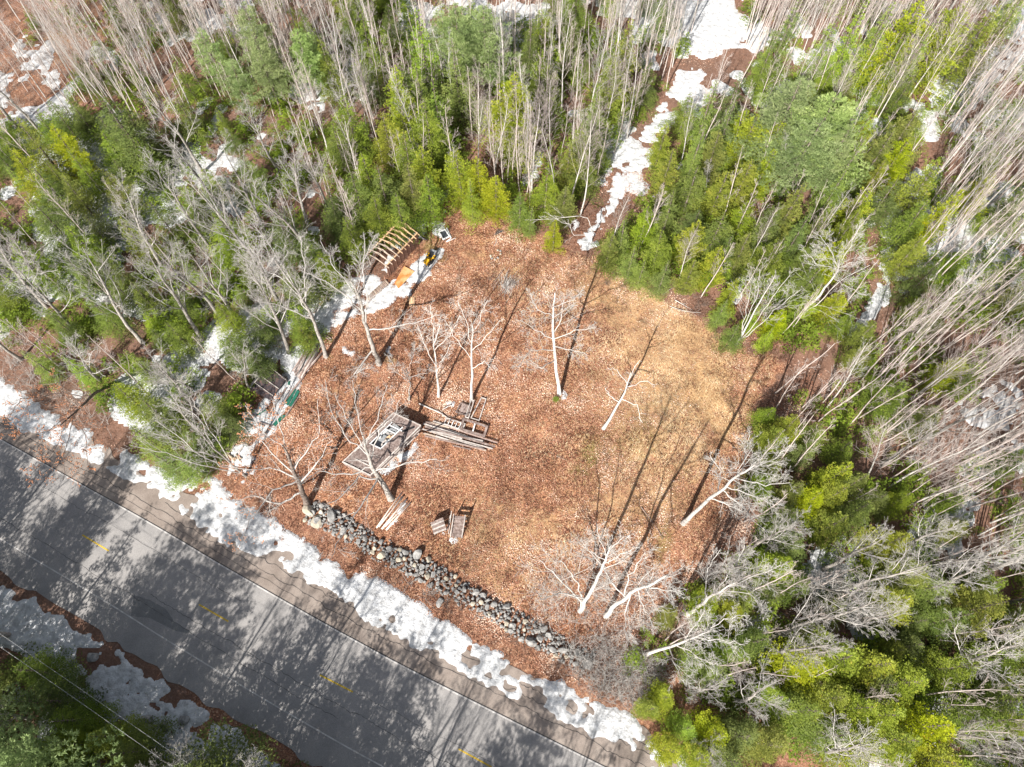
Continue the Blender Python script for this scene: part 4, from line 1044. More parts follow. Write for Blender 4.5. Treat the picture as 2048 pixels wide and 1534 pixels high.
# bent-over birches
hero('bent_birch', "thin white birch bent over in an arch at the top edge of the clearing", (1183, 484), [(1184, 455, 2.4), (1176, 436, 3.8), (1150, 432, 4.3), (1110, 437, 3.6), (1060, 440, 2.6)],
     [(.1, (1148, 470, 1.4), (1140, 450, 2.5), (1110, 437, 3.2))], .055, [(8, .3, .3, .5, .1, -.03, 4), (4, .2, .4, .5, .1, 0, 3)], ('bark_pale', 'twig_pale'), 19, cat='birch tree')
hero('bent_birch', "thin white birch bent down in a loop beside the snow patches on the right", (1886, 258), [(1900, 236, 2.5), (1915, 234, 3.4), (1928, 243, 3), (1938, 272, 1)],
     [(.1, (1890, 245, 1.5), (1905, 232, 3.0), (1925, 250, 2.2))], .06, [(6, .4, .3, .5, .1, -.03, 3)], ('bark_pale', 'twig_pale'), 20, cat='birch tree')

# ---- other large bare trees: base pixel, top pixel, height
BARE = [
 (578,706,500,560,15,'maple',"bare maple behind the lower end of the old pole pile"),
 (405,682,230,455,16,'maple',"tall bare maple with a long leaning trunk, left of the dark shed roof"),
 (545,565,335,290,16,'maple',"bare maple leaning up left across the dark hemlocks"),
 (475,655,385,470,14,'maple',"bare maple between two long leaning trunks in the left woods"),
 (285,685,120,485,15,'maple',"bare maple with a thick straight trunk in the left woods"),
 (640,520,470,330,16,'maple',"bare maple reaching over the hemlocks left of the shed"),
 (455,430,300,250,15,'maple',"bushy bare maple in front of the large dark hemlock"),
 (560,345,500,240,13,'maple',"round headed bare maple in the dark woods, upper left"),
 (655,420,640,310,12,'maple',"small upright bare maple against the black hemlock shade"),
 (150,660,20,520,14,'maple',"bare maple near the left edge above the roadside"),
 (90,560,-30,420,15,'maple',"bare maple touching the left edge of the picture"),
 (330,540,190,370,15,'maple',"leaning bare maple in the centre of the left woods"),
 (385,778,300,690,10,'maple',"low dark bare tree left of the dark shed roof"),
 (200,760,90,640,13,'maple',"bare grey maple above the yellow green cedar by the road"),
 (500,780,470,700,9,'maple',"small bare tree beside the dark shed roof"),
 (1855,566,2010,420,14,'birch',"white birch right of the narrow path with a wide fan of branches"),
 (1930,268,1990,180,13,'birch',"stout white birch beside the looped birch"),
 (1730,960,1800,860,13,'birch',"bare birch rising from the yellow green cedars"),
 (1816,1013,2000,900,15,'birch',"long leaning birch over the right hand woods"),
 (1600,1172,1730,1110,14,'maple',"bare tree leaning right in the middle of the lower right woods"),
 (1540,1282,1730,1200,16,'maple',"large spreading bare maple in the lower right woods"),
 (1850,1190,1990,1120,14,'maple',"bare maple among yellow cedars near the right edge"),
 (1886,1338,2060,1270,15,'maple',"white limbed maple at the right edge, low down"),
 (1530,1310,1640,1290,13,'maple',"tangled bare maple over the dark gap in the lower right"),
 (1470,1400,1560,1400,12,'maple',"star shaped bare maple above the low bright cedars"),
 (1640,1500,1740,1520,13,'maple',"bare maple at the bottom edge, right of centre"),
 (1960,1500,2060,1500,14,'maple',"bare maple in the lower right corner beside grey snow"),
 (1500,1100,1600,1020,11,'maple',"pale bare tree beside the big leaning white birch"),
 (1650,820,1760,700,13,'birch',"birch at the corner where the clearing meets the right hand woods"),
 (1790,735,1930,600,14,'birch',"birch leaning over the dark hollow on the right"),
 (1220,735-235,1250,380,9,'birch',"thin birch by the foot of the snowy track"),
 (1290,470,1330,375,9,'birch',"branching thin birch among the evergreens right of the snowy track"),
 (1495,530,1560,420,10,'birch',"pale birch with a neat fan of branches in the evergreen block"),
 (1640,470,1700,380,10,'birch',"feathery pale birch in the evergreen block below the big pine"),
 (1410,390,1425,310,8,'birch',"small pale birch in the evergreen block beside the track"),
 (1565,370,1590,270,10,'birch',"thin white birch below the big feathery pine"),
 (700,250,690,150,11,'maple',"bare pale tree left of the snow gap in the top woods"),
 (905,205,885,70,13,'birch',"thin birch with a straight trunk behind the shed woods"),
 (958,345,955,200,12,'birch',"white birch stem above the bright cedars behind the shed"),
 (990,345,998,190,13,'birch',"white birch stem right above the bright cedars behind the shed"),
 (917,380,895,280,10,'birch',"slanting white birch stem in front of the bright cedars"),
 (1100,320,1110,150,13,'birch',"tall straight white birch in the woods above the clearing"),
 (1095,205,1100,30,14,'birch',"tall straight white birch in the top centre of the picture"),
 (1210,255,1240,120,12,'birch',"white birch with fine branches left of the snowy track"),
 (1390,1480,1450,1500,8,'maple',"small twiggy bare tree over the low bright cedars"),
 (60,1440,0,1380,9,'maple',"white branched bare tree in the lower left corner"),
 (420,1560,330,1490,11,'maple',"bare tree at the bottom edge beyond the road"),
 (520,1590,440,1530,10,'maple',"second bare tree at the bottom edge beyond the road"),
]
for (bx, by, tx, ty, h, kind, lab) in BARE:
    b = P(bx, by); t = P(tx, ty, h)
    d = t - b; L = Vector((d.x, d.y, h)).length
    lean = min(math.hypot(d.x, d.y), .32 * h)
    hd = Vector((d.x, d.y)).normalized() * lean if math.hypot(d.x, d.y) > 1e-3 else Vector((0, 0))
    put_tree(kind, b, h, lab, None, top=(b.x + hd.x, b.y + hd.y), wide=1.0)
    TAKEN.append((b.x, b.y, 2.2))

# ---- fill of the woods: zone, kind, how many, height range, spacing
rsz = np.random.RandomState(77)
def blocked(x, y):
    X = np.array([x]); Y = np.array([y])
    if seg_dist(PATH, X, Y)[0] < 1.9: return True
    if inside(CLEAR, X, Y)[0] or seg_dist(ROAD_XY, X, Y)[0] < 11.0 or seg_dist(WALL, X, Y)[0] < 2.2: return True
    for k, pl in enumerate(SNOW_POLYS[2:8]):
        if inside(pl, X, Y)[0] and not (k == 3 and rsz.rand() < (.85 if y > 60 else .4)): return True
    return False
def sample(zone, n, r, margin=140, tries=40):
    pl = ZP[zone]; lo, hi = pl.min(0), pl.max(0)
    out = []
    for _ in range(n * tries):
        if len(out) >= n: break
        x = rsz.uniform(max(lo[0], -90), min(hi[0], 90)); y = rsz.uniform(max(lo[1], -26), min(hi[1], 100))
        px, py = to_px(x, y, 4)
        if not (-margin < px < 2048 + margin and -margin < py < 1534 + margin): continue
        if not inside(pl, np.array([x]), np.array([y]))[0] or blocked(x, y) or not free(x, y, r): continue
        out.append((x, y)); TAKEN.append((x, y, r))
    return out
FILL = [
 ("corner", 'birch', 17, 9, 13, 2.2), ("topleft", 'birch', 62, 11, 15, 1.5), ("topleft", 'pine', 4, 7, 10, 1.5), ("topleft", 'hemlock', 8, 4, 7, 1.4),
 ("left", 'maple', 12, 12, 15, 2.5), ("left", 'hemlock', 34, 3.5, 7, 1.4), ("left", 'fir', 10, 3, 6, 1.3),
 ("topmid", 'birch', 26, 10, 14, 1.6), ("topmid", 'hemlock', 16, 5, 9, 1.4), ("topmid", 'maple', 5, 11, 14, 2),
 ("top", 'birch', 48, 11, 15, 1.5), ("top", 'hemlock', 16, 4, 8, 1.4), ("top", 'fir', 10, 4, 8, 1.4),
 ("block", 'cedar', 14, 5, 8, 1.4), ("block", 'hemlock', 12, 5, 8, 1.4), ("block", 'birch', 10, 8, 11, 1.6),
 ("topright", 'birch', 60, 10, 14, 1.4), ("topright", 'fir', 10, 5, 9, 1.5),
 ("right", 'birch', 80, 11, 15, 1.7), ("right", 'hemlock', 16, 3.5, 7, 1.4), ("right", 'cedar', 10, 4, 7, 1.4), ("right", 'maple', 5, 12, 14, 2.4),
 ("edge", 'birch', 6, 8, 11, 1.6), ("edge", 'hemlock', 6, 3.5, 6, 1.4),
 ("lowright", 'maple', 16, 10, 14, 2.6), ("lowright", 'hemlock', 22, 4, 8, 1.5), ("lowright", 'cedar', 14, 4, 8, 1.5),
 ("roadside", 'maple', 5, 9, 12, 2.4), ("roadside", 'fir', 4, 3.5, 5.5, 1.5),
]
for (zn, kind, n, h0, h1, r) in FILL:
    if kind == 'birch': continue
    for (x, y) in sample(zn, n, r, 120):
        put_tree(kind, (x, y), rsz.uniform(h0, h1), f"{KINDWORD[kind]} {ZT[zn]}", f"{kind} trees {ZT[zn]}", wide=rsz.uniform(.9, 1.15) * (1 if kind not in ('hemlock', 'cedar', 'fir') else 1.15))
SMALL = []
for (zn, kind, n, h0, h1, r) in FILL:
    if kind != 'birch': continue
    for (x, y) in sample(zn, n, r, 90):
        px, py = to_px(x, y, 6)
        h = rsz.uniform(h0, h1)
        if COUNT.get('birch', 0) < 285:
            a = .06 * h
            put_tree('birch', (x, y), h, f"{KINDWORD[kind]} {ZT[zn]}", f"{kind} trees {ZT[zn]}", top=(x + rsz.randn() * a * .6, y + rsz.randn() * a * .6), wide=rsz.uniform(.85, 1.15))

# ---- trees across the road at the lower left; their shadows lie over the road
for (kind, n, h0, h1, r) in (('maple', 22, 15, 21, 2.0), ('hemlock', 56, 11, 18, 1.6), ('pine', 14, 14, 20, 2.2), ('birch', 14, 13, 19, 1.4)):
    got = 0
    for _ in range(3000):
        if got >= n: break
        x = rsz.uniform(-70, 14); y = rsz.uniform(-24, 10)
        dr = seg_dist(ROAD_XY, np.array([x]), np.array([y]))[0]
        mid = ROAD_XY[int(np.argmin([(a - x) ** 2 + (b - y) ** 2 for a, b in ROAD_XY]))]
        if y > mid[1] or dr < 9.5 or dr > 26 or not free(x, y, r): continue
        px, py = to_px(x, y, 0); qx, qy = to_px(x, y, 10)
        if (150 < px < 2048 and py < 1534) or (110 < qx < 2048 and qy < 1500): continue
        TAKEN.append((x, y, r)); got += 1
        put_tree(kind, (x, y), rsz.uniform(h0, h1), f"{KINDWORD[kind]} {ZT['across']}", f"{kind} trees {ZT['across']}", wide=.85 if kind == 'hemlock' else .8)

for (x, y, h, kind) in ((-17.2, -13.5, 27, 'birch'), (-22.5, -15, 24, 'maple'), (-30, -9, 20, 'maple')):
    o = put_tree(kind, (x, y), h, f"{KINDWORD[kind]} {ZT['across']}", f"{kind} trees {ZT['across']}", wide=.62)

# ---- the rest of the thin stems, and the low evergreen and twiggy undergrowth: stuff
def place(arr, x, y, s, a, wz=1.0):
    c, sn = math.cos(a), math.sin(a)
    return np.stack([(arr[:, 0] * c - arr[:, 1] * sn) * s + x, (arr[:, 0] * sn + arr[:, 1] * c) * s + y, arr[:, 2] * s * wz - .03], -1)

def undergrowth():
    rs = np.random.RandomState(301)
    prot = [conifer_arrays(400 + i, 2.6, r_, 'hemlock', .8, 1.05)[:3] for i, r_ in enumerate((1.1, 1.3, .9, 1.2))]
    V = []; F_ = []; T = []; o = 0
    dens = {"corner": .03, "topleft": .30, "left": .42, "topmid": .42, "top": .42, "block": .40, "topright": .30, "right": .38, "edge": .2, "lowright": .42, "roadside": .38, "across": .22}
    for zn, dn in dens.items():
        pl = ZP[zn]; lo, hi = np.maximum(pl.min(0), [-85, -20]), np.minimum(pl.max(0), [85, 96])
        n = int((hi[0] - lo[0]) * (hi[1] - lo[1]) * dn)
        x = rs.uniform(lo[0], hi[0], n); y = rs.uniform(lo[1], hi[1], n)
        den = y * math.sin(TILT) + (CAM_H - 1) * math.cos(TILT)
        px = 1024 + F_PX * x / den; py = 767 - F_PX * (y * math.cos(TILT) - (CAM_H - 1) * math.sin(TILT)) / den
        ok = inside(pl, x, y) & (px > -60) & (px < 2110) & (py > -60) & (py < 1600) & ~inside(CLEAR, x, y) & (seg_dist(ROAD_XY, x, y) > 11.3) & (seg_dist(WALL, x, y) > 2) & (fbm(x * .12, y * .12, 401, 3) > .37)
        for pl2 in SNOW_POLYS[2:8]: ok &= ~inside(pl2, x, y)
        ok &= seg_dist(PATH, x, y) > 1.3
        for i in np.nonzero(ok)[0]:
            v, f, t = prot[rs.randint(4)]
            s = rs.uniform(.45, 1.25)
            V.append(place(v, x[i], y[i], s, rs.uniform(0, 6.28))); F_.append(f + o); T.append(np.clip(t * .8 + rs.uniform(-.2, .25), 0, 1)); o += len(v)
    o_ = link("evergreen_undergrowth", mesh_np("evergreen_undergrowth", np.concatenate(V), np.concatenate(F_), M['hemlock'], False, {"tint": np.concatenate(T)}))
    tag(o_, "low evergreen saplings covering the forest floor", kind="stuff")
undergrowth()

def thicket(name, label, counts, hr, mat, seed, dense, tw, spread=1.0, bias=None):
    rs = np.random.RandomState(seed)
    prot = []
    for i in range(4):
        T, C = birch_parts(seed * 10 + i, 10, dense, spread, tw, .05)
        a, b = T.arrays(), C.arrays()
        prot.append((np.concatenate([a[0], b[0]]), np.concatenate([a[1], b[1] + len(a[0])])))
    V = []; F_ = []; o = 0
    for zn, dn in counts.items():
        pl = ZP[zn]; lo, hi = np.maximum(pl.min(0), [-85, -20]), np.minimum(pl.max(0), [85, 96])
        n = int((hi[0] - lo[0]) * (hi[1] - lo[1]) * dn)
        x = rs.uniform(lo[0], hi[0], n); y = rs.uniform(lo[1], hi[1], n)
        den = y * math.sin(TILT) + (CAM_H - 1) * math.cos(TILT)
        px = 1024 + F_PX * x / den; py = 767 - F_PX * (y * math.cos(TILT) - (CAM_H - 1) * math.sin(TILT)) / den
        ok = inside(pl, x, y) & (px > -60) & (px < 2110) & (py > -60) & (py < 1600) & ~inside(CLEAR, x, y) & (seg_dist(ROAD_XY, x, y) > 10.5) & (seg_dist(WALL, x, y) > 1.5)
        for k2, pl2 in enumerate(SNOW_POLYS[2:8]): ok &= ~(inside(pl2, x, y) & (rs.rand(n) < (.55 if k2 in (3, 4) else 1)))
        ok &= seg_dist(PATH, x, y) > 1.3
        for i in np.nonzero(ok)[0]:
            v, f = prot[rs.randint(4)]
            s = rs.uniform(*hr) / 10
            V.append(place(v, x[i], y[i], s, rs.uniform(0, 6.28))); F_.append(f + o); o += len(v)
    o_ = link(name, mesh_np(name, np.concatenate(V), np.concatenate(F_), mat, False))
    tag(o_, label, kind="stuff")
thicket("birch_thicket", "thin pale saplings crowding between the larger birches", {"corner": .05, "topleft": .22, "topmid": .12, "top": .16, "topright": .30, "right": .24, "edge": .08, "lowright": .09, "block": .05, "left": .02}, (7, 12), M['twig_pink'], 5, .5, .007)

def brush(name, label, areas, mat, seed, hr=(.5, 1.4)):
    """low twiggy brush: bundles of thin stems"""
    rs = np.random.RandomState(seed); T = Tubes()
    for (pl, dn) in areas:
        pl = poly(pl); lo, hi = pl.min(0), pl.max(0)
        n = int((hi[0] - lo[0]) * (hi[1] - lo[1]) * dn)
        x = rs.uniform(lo[0], hi[0], n); y = rs.uniform(lo[1], hi[1], n)
        ok = inside(pl, x, y)
        for i in np.nonzero(ok)[0]:
            for k in range(rs.randint(3, 7)):
                d = np.array([rs.randn() * .6, rs.randn() * .6, 1.])
                L = rs.uniform(*hr)
                p = path(rs, np.array([x[i], y[i], -.02]), d, L, 3, .18)
                T.add(p, np.array([.011, .010, .008, .005]), 3)
                q, dd = at(p, rs.uniform(.4, .8))
                T.add(path(rs, q, dd + rs.randn(3) * .6, L * .5, 2, .2), np.array([.008, .007, .005]), 3)
    o = link(name, T.mesh(name, mat, False)); tag(o, label, kind="stuff")
brush("brush", "reddish low brush in the upper left field and along the wall", [
    ([(-60, -40), (330, -40), (300, 120), (190, 260), (-60, 260)], 2.0),
    ([(860, 1215), (960, 1250), (1080, 1320), (1200, 1390), (1270, 1430), (1230, 1340), (1100, 1310), (960, 1240), (880, 1190)], 2.6),
    ([(1330, 560), (1430, 600), (1500, 700), (1440, 690), (1360, 620)], 1.6), ([(1180, 500), (1240, 540), (1330, 590), (1230, 580), (1100, 520)], 1.2),
    ([(880, 520), (1000, 530), (1060, 570), (960, 590), (880, 560)], 1.2), ([(700, 1130), (800, 1150), (860, 1210), (780, 1180)], 1.5),
    ([(1830, 220), (1990, 200), (1980, 300), (1860, 330)], 1.4), ([(1440, 930), (1530, 800), (1560, 900), (1440, 1100)], 1.3), ([(1880, 640), (2050, 560), (2050, 900), (1850, 960), (1800, 800)], .8)],
    M['twig_brown'], 51, (.4, 1.1))
brush("pale_brush", "dense pale tangle of dead brush at the lower end of the stone wall", [
    ([(1140, 1290), (1200, 1270), (1290, 1300), (1330, 1350), (1280, 1420), (1200, 1400), (1130, 1330)], 11), ([(1080, 1150), (1300, 1150), (1380, 1230), (1290, 1290), (1120, 1290), (1040, 1230)], 1.8),
    ([(1330, 1220), (1560, 1150), (1600, 1330), (1400, 1420), (1300, 1350)], 1.2), ([(800, 1150), (880, 1150), (930, 1200), (850, 1200)], 2.0), ([(380, 480), (640, 560), (560, 700), (330, 620)], 1.0), ([(-60, 640), (100, 700), (250, 820), (200, 870), (0, 760), (-60, 730)], 1.5)],
    M['twig_grey'], 52, (.7, 2.0))

# ------------------------------------------------------------------ stones
def stone_mesh(seed, mat, sx, sy, sz):
    import bmesh
    rs = np.random.RandomState(seed)
    bm = bmesh.new(); bmesh.ops.create_icosphere(bm, subdivisions=2, radius=1)
    dirs = rs.randn(9, 3); dirs /= np.linalg.norm(dirs, axis=1)[:, None]; cut = rs.uniform(.42, .82, 9)
    for v in bm.verts:
        p = np.array(v.co)
        for d, c in zip(dirs, cut):
            e = p @ d
            if e > c: p = p - d * (e - c)
        p *= 1 + rs.uniform(-.03, .03)
        v.co = Vector((p[0] * sx, p[1] * sy, p[2] * sz))
    me = D.meshes.new("stone"); bm.to_mesh(me); bm.free(); me.materials.append(mat)
    return me
STONES = [stone_mesh(i, M['stone' if i % 4 else 'stone_tan'], 1, .78 + .03 * (i % 4), .62 + .04 * (i % 3)) for i in range(12)]
def wall():
    rs = np.random.RandomState(8)
    line = resample(WALL, .2)
    c0 = line[0]
    root = empty("stone_wall", (c0.x, c0.y, 0))
    tag(root, "tumbled grey fieldstone wall running along the clearing above the road", "stone wall")
    pl = []
    n = len(line)
    tries = 0
    while len(pl) < 330 and tries < 9000:
        tries += 1
        i = rs.randint(1, n - 1); t = (line[i + 1] - line[i - 1]).normalized(); nr = Vector((-t.y, t.x, 0))
        u = rs.uniform(-1, 1); off = u * (.82 + .2 * math.sin(i * .13))
        r = rs.choice([.16, .22, .28, .34, .42, .55], p=[.26, .24, .18, .14, .10, .08])
        p = line[i] + nr * off
        q = .26 * (1 - u * u)
        ok = all((p.x - a) ** 2 + (p.y - b) ** 2 > ((r + c) * .80) ** 2 for a, b, c, _ in pl)
        if ok: pl.append((p.x, p.y, r, q))
    pl.sort(key=lambda s: -s[2])
    for (x, y, r, q) in pl[:96]:
        o = link("stone", STONES[rs.randint(12)], root)
        o.location = (x - c0.x, y - c0.y, q + r * .3); o.scale = (r * 1.08,) * 3
        o.rotation_euler = (rs.uniform(-.3, .3), rs.uniform(-.3, .3), rs.uniform(0, 6.28))
    # the many smaller stones and the packed core, one part
    V = []; F_ = []; o_ = 0
    def addst(x, y, z, r, fl=1.0):
        nonlocal o_
        me = STONES[rs.randint(12)]
        co = np.empty(len(me.vertices) * 3); me.vertices.foreach_get("co", co); co = co.reshape(-1, 3)
        a = rs.uniform(0, 6.28); c, s = math.cos(a), math.sin(a)
        v = np.stack([(co[:, 0] * c - co[:, 1] * s) * r + x, (co[:, 0] * s + co[:, 1] * c) * r + y, co[:, 2] * r * fl + z], -1)
        f = np.empty(len(me.polygons) * 3, np.int32); me.polygons.foreach_get("vertices", f)
        V.append(v); F_.append(f.reshape(-1, 3) + o_); o_ += len(v)
    for (x, y, r, q) in pl[96:]: addst(x - c0.x, y - c0.y, q + r * .2, r * 1.08)
    for k in range(520):
        i = rs.randint(1, n - 1); t = (line[i + 1] - line[i - 1]).normalized(); nr = Vector((-t.y, t.x, 0)); u = rs.uniform(-1.15, 1.15)
        p = line[i] + nr * u * .95
        addst(p.x - c0.x, p.y - c0.y, .22 * max(0, 1 - u * u), rs.uniform(.09, .2))
    o = link("small_stones", mesh_np("small_stones", np.concatenate(V), np.concatenate(F_), M['stone']), root); o["kind"] = "stuff"
wall()
def boulder(px, py, r, label, mat, sx=1, flat=.6, seed=1, group=None):
    me = stone_mesh(seed, mat, sx, 1, flat)
    o = link("boulder", me); p = P(px, py); o.location = (p.x, p.y, r * .25); o.scale = (r,) * 3; o.rotation_euler = (0, 0, seed)
    tag(o, label, "boulder", group)
boulder(619, 1023, .72, "large pale tan boulder at the upper end of the stone wall", M['stone_tan'], 1.05, .7, 3)
boulder(636, 1044, .62, "flat pinkish grey boulder next to the tan boulder", M['stone_tan'], 1.2, .45, 4)
boulder(880, 1206, .42, "single flat grey stone lying between the wall and the roadside snow", M['stone'], 1.2, .5, 5)
boulder(1022, 1262, .35, "single round grey stone below the stone wall", M['stone'], 1, .7, 6)
boulder(1052, 799, .14, "small pale stone on the leaves right of the lumber pile", M['white_paint'], 1, .6, 7) if False else None
for i, (a, b, r) in enumerate(((187, 1315, .55), (295, 1440, .55), (330, 1452, .5), (368, 1440, .5), (150, 1330, .4))):
    boulder(a, b, r, ["dark oval rock in the snow bank beyond the road", "round dark rock ringed by snow beyond the road", "low dark rock right of the round rock in the snow", "largest flat dark rock in the snow bank, near the bottom", "small brown rock among leaves in the snow bank"][i], M['stone'], 1.3 if i != 1 else 1, .45, 20 + i)

# ------------------------------------------------------------------ things in the clearing
def roofless_shed():
    # the long wall that faces the clearing, from its foot
    A, B = P(778, 553), P(838.5, 488)
    ax = (B - A).normalized(); nrm = Vector((-ax.y, ax.x, 0))     # towards the woods
    L = (B - A).length; W = 2.55; Hh = 1.95
    root = empty("roofless_shed", A)
    tag(root, "half built shed with open roof trusses and a brown side wall, between snow and hemlocks", "shed")
    def w(u, v, z): return A + ax * u + nrm * v + Vector((0, 0, z))
    mb = MB(); mb.board(w(0, 0, Hh / 2), w(L, 0, Hh / 2), .06, Hh); mb.build("side_wall", M['brown_siding'], root, A)
    mb = MB()
    for k in range(9): mb.board(w(L * (k + .5) / 9, -.042, 0.02), w(L * (k + .5) / 9, -.042, Hh - .03), .03, .035, up=(nrm.x, nrm.y, 0))
    mb.build("batten", M['brown_siding'], root, A)
    mb = MB(); mb.board(w(-.05, .0, Hh + .045), w(L + .05, .0, Hh + .045), .14, .09); mb.build("wall_plate", M['new_wood'], root, A)
    mb = MB(); mb.board(w(-.05, W, Hh + .045), w(L + .05, W, Hh + .045), .12, .09); mb.build("wall_plate", M['new_wood'], root, A)
    for k in range(10):
        u = L * (k + .02) / 9.1
        pk = .62 if k < 9 else .62
        mb = MB()
        e0, e1 = w(u, -.38, Hh - .02), w(u, W + .38, Hh - .02); top = w(u + (0 if k else -.1), W / 2, Hh + pk)
        up = (ax.x, ax.y, 0)
        mb.board(e0, top, .045, .09, up=up) if False else mb.board(e0, top, .09, .045, up=(ax.x, ax.y, 0))
        mb.board(top, e1, .09, .045, up=(ax.x, ax.y, 0))
        mb.board(w(u + .05, -.1, Hh + .14), w(u + .05, W + .1, Hh + .14), .08, .04, up=(ax.x, ax.y, 0))
        mb.board(w(u, W * .32, Hh + .14), w(u, W * .5, Hh + pk - .05), .06, .035, up=(ax.x, ax.y, 0))
        mb.build("roof_truss", M['new_wood' if k > 3 else 'old_wood'], root, A)
    for k in range(7):
        mb = MB(); u = L * k / 6
        mb.board(w(u, W, 0), w(u, W, Hh), .09, .07, up=(ax.x, ax.y, 0)); mb.build("wall_stud", M['old_wood'], root, A)
    mb = MB(); mb.board(w(L, W * .62, 0), w(L, W * .62, Hh), .09, .07, up=(0, 1, 0)); mb.board(w(L, 0, Hh * .55), w(L, W, Hh * .5), .03, .1); mb.build("end_frame", M['old_wood'], root, A)
    # grey tarp sagging off the near end
    mb = MB(); n = 7
    P0 = [w(L + .05, -.02 + .9 * i / n, Hh * (1 - .05 * i)) for i in range(n + 1)]
    P1 = [w(L + .85 + .18 * math.sin(i * 2.1), -.5 + .95 * i / n, .05 + .12 * (i % 2)) for i in range(n + 1)]
    Vv = []; Ff = []
    for j in range(5):
        for i in range(n + 1):
            t = j / 4; p = P0[i].lerp(P1[i], t) + Vector((0, 0, -.25 * math.sin(t * 3.14) + .07 * math.sin(i * 2.3 + j))); Vv.append(p)
    Ff = [(j * (n + 1) + i, j * (n + 1) + i + 1, (j + 1) * (n + 1) + i + 1, (j + 1) * (n + 1) + i) for j in range(4) for i in range(n)]
    mb.add(Vv, Ff)
    t_ = mb.build("tarp", M['tarp'], root, A, smooth=True); t_.modifiers.new("thickness", 'SOLIDIFY').thickness = .012
    t_["label"] = "grey tarp hanging off the shed's end"
roofless_shed()

def window_unit():
    c = P(889, 468); r = math.atan2(*(P(893, 461.5) - P(885, 466)).yx)
    root = empty("window_sash", (c.x, c.y, 0))
    a = [(879, 466), (890.5, 461), (899, 474.5), (886.5, 481)]
    pts = [P(x, y) + Vector((0, 0, .16)) for x, y in a]
    mb = MB()
    for i in range(4):
        p, q = pts[i], pts[(i + 1) % 4]; e = (q - p).normalized() * .03
        mb.board(p + (e if i % 2 else -e * 0), q - (e if i % 2 else -e * 0), .11, .14 + .004 * (i % 2))
    mb.build("frame", M['white_paint'], root, (c.x, c.y, 0))
    mb = MB(); mb.quad([p.lerp(sum(pts, Vector()) / 4, .06) - Vector((0, 0, .02)) for p in pts], .02); mb.build("pane", M['glass_dark'], root, (c.x, c.y, 0))
    mb = MB()
    for t in (.2, .4, .6, .8): mb.board(pts[0].lerp(pts[3], t), pts[1].lerp(pts[2], t), .025, .03)
    mb.build("grille", M['dark_metal'], root, (c.x, c.y, 0))
    tag(root, "white framed window sash with dark barred panes lying near the shed", "window")
    root = empty("metal_trim", P(900, 468)); mb = MB()
    mb.board(P(893, 456, .1), P(902, 476, .1), .12, .05); mb.board(P(902, 477, .09), P(893, 483, .09), .1, .04); mb.board(P(893, 484, .05), P(911, 476, .05), .05, .03)
    o = mb.build("metal_trim", M['white_paint'], None, P(900, 468)); D.objects.remove(root)
    tag(o, "angled strip of white metal trim beside the dark barred window sash", "metal strip")
window_unit()

def tractor():
    c = P(859, 522); ax = (P(870, 508) - P(853, 535)).normalized(); ang = math.atan2(ax.y, ax.x)
    root = empty("lawn_tractor", (c.x, c.y, 0), ang)
    tag(root, "yellow and black riding lawn tractor parked on the snow beside the shed", "lawn tractor")
    def B(name, mat, parts, par=root):
        mb = MB()
        for q in parts: mb.box(*q)
        o = mb.build(name, M[mat], par); bv = o.modifiers.new("b", 'BEVEL'); bv.width = .025; bv.segments = 2; return o
    B("hood", 'yellow_paint', [((-.52, 0, .36), .62, .42, .34), ((-.80, 0, .30), .12, .36, .3)])
    B("fender", 'yellow_paint', [((.42, .34, .42), .46, .2, .07), ((.42, -.34, .42), .46, .2, .07), ((.15, 0, .26), .3, .5, .05)])
    B("seat", 'black_rubber', [((.38, 0, .48), .38, .42, .09), ((.60, 0, .52), .1, .42, .32)])
    B("mower_deck", 'black_rubber', [((-.08, 0, .12), .6, .98, .12)])
    B("grass_bagger", 'tarp', [((.95, 0, .22), .42, .7, .42)])
    for (x, y, r_, w_) in ((-.62, .3, .17, .12), (-.62, -.3, .17, .12), (.42, .38, .25, .2), (.42, -.38, .25, .2)):
        mb = MB(); mb.tube([(x, y - w_ / 2, r_), (x, y + w_ / 2, r_)], r_, 16); wl = mb.build("wheel", M['black_rubber'], root)
        mb = MB(); mb.tube([(x, y - w_ / 2 - .01, r_), (x, y + w_ / 2 + .01, r_)], r_ * .45, 12); mb.build("rim", M['yellow_paint'], wl)
    mb = MB(); mb.tube([(-.12, 0, .5), (.06, 0, .8)], .02, 6)
    ring = [(.06 + .0 + .16 * math.cos(t) * .8, .16 * math.sin(t), .8 - .1 * math.cos(t)) for t in np.linspace(0, 6.283, 15)]
    mb.tube(ring, .016, 6, False); mb.build("steering_wheel", M['black_rubber'], root)
    mb = MB(); mb.tube([(.25, .48, .45), (.1, .5, .75), (.5, .5, .8)], .025, 6); mb.tube([(.25, -.48, .45), (.1, -.5, .75), (.5, -.5, .8)], .025, 6); mb.build("side_bar", M['yellow_paint'], root)
    p = P(846, 533); mb = MB()
    mb.tube([(0, 0, 0), (0, 0, .04), (0, 0, .5), (0, 0, .56), (0, 0, .57)], [.36, .39, .39, .36, .05], 20)
    o = mb.build("plastic_drum", M['white_paint'], None, None, smooth=True); o.location = p
    tag(o, "round white plastic drum beside the yellow lawn tractor", "drum")
tractor()

mb = MB(); c = P(809, 555)
mb.quad([P(808, 532, .17), P(829, 542.5, .18), P(797, 577, .16), P(789, 566, .19)], .02)
tag(mb.build("plywood_sheet", M['plywood'], None, c), "orange rust stained sheet of plywood lying in the snow below the shed", "plywood sheet")

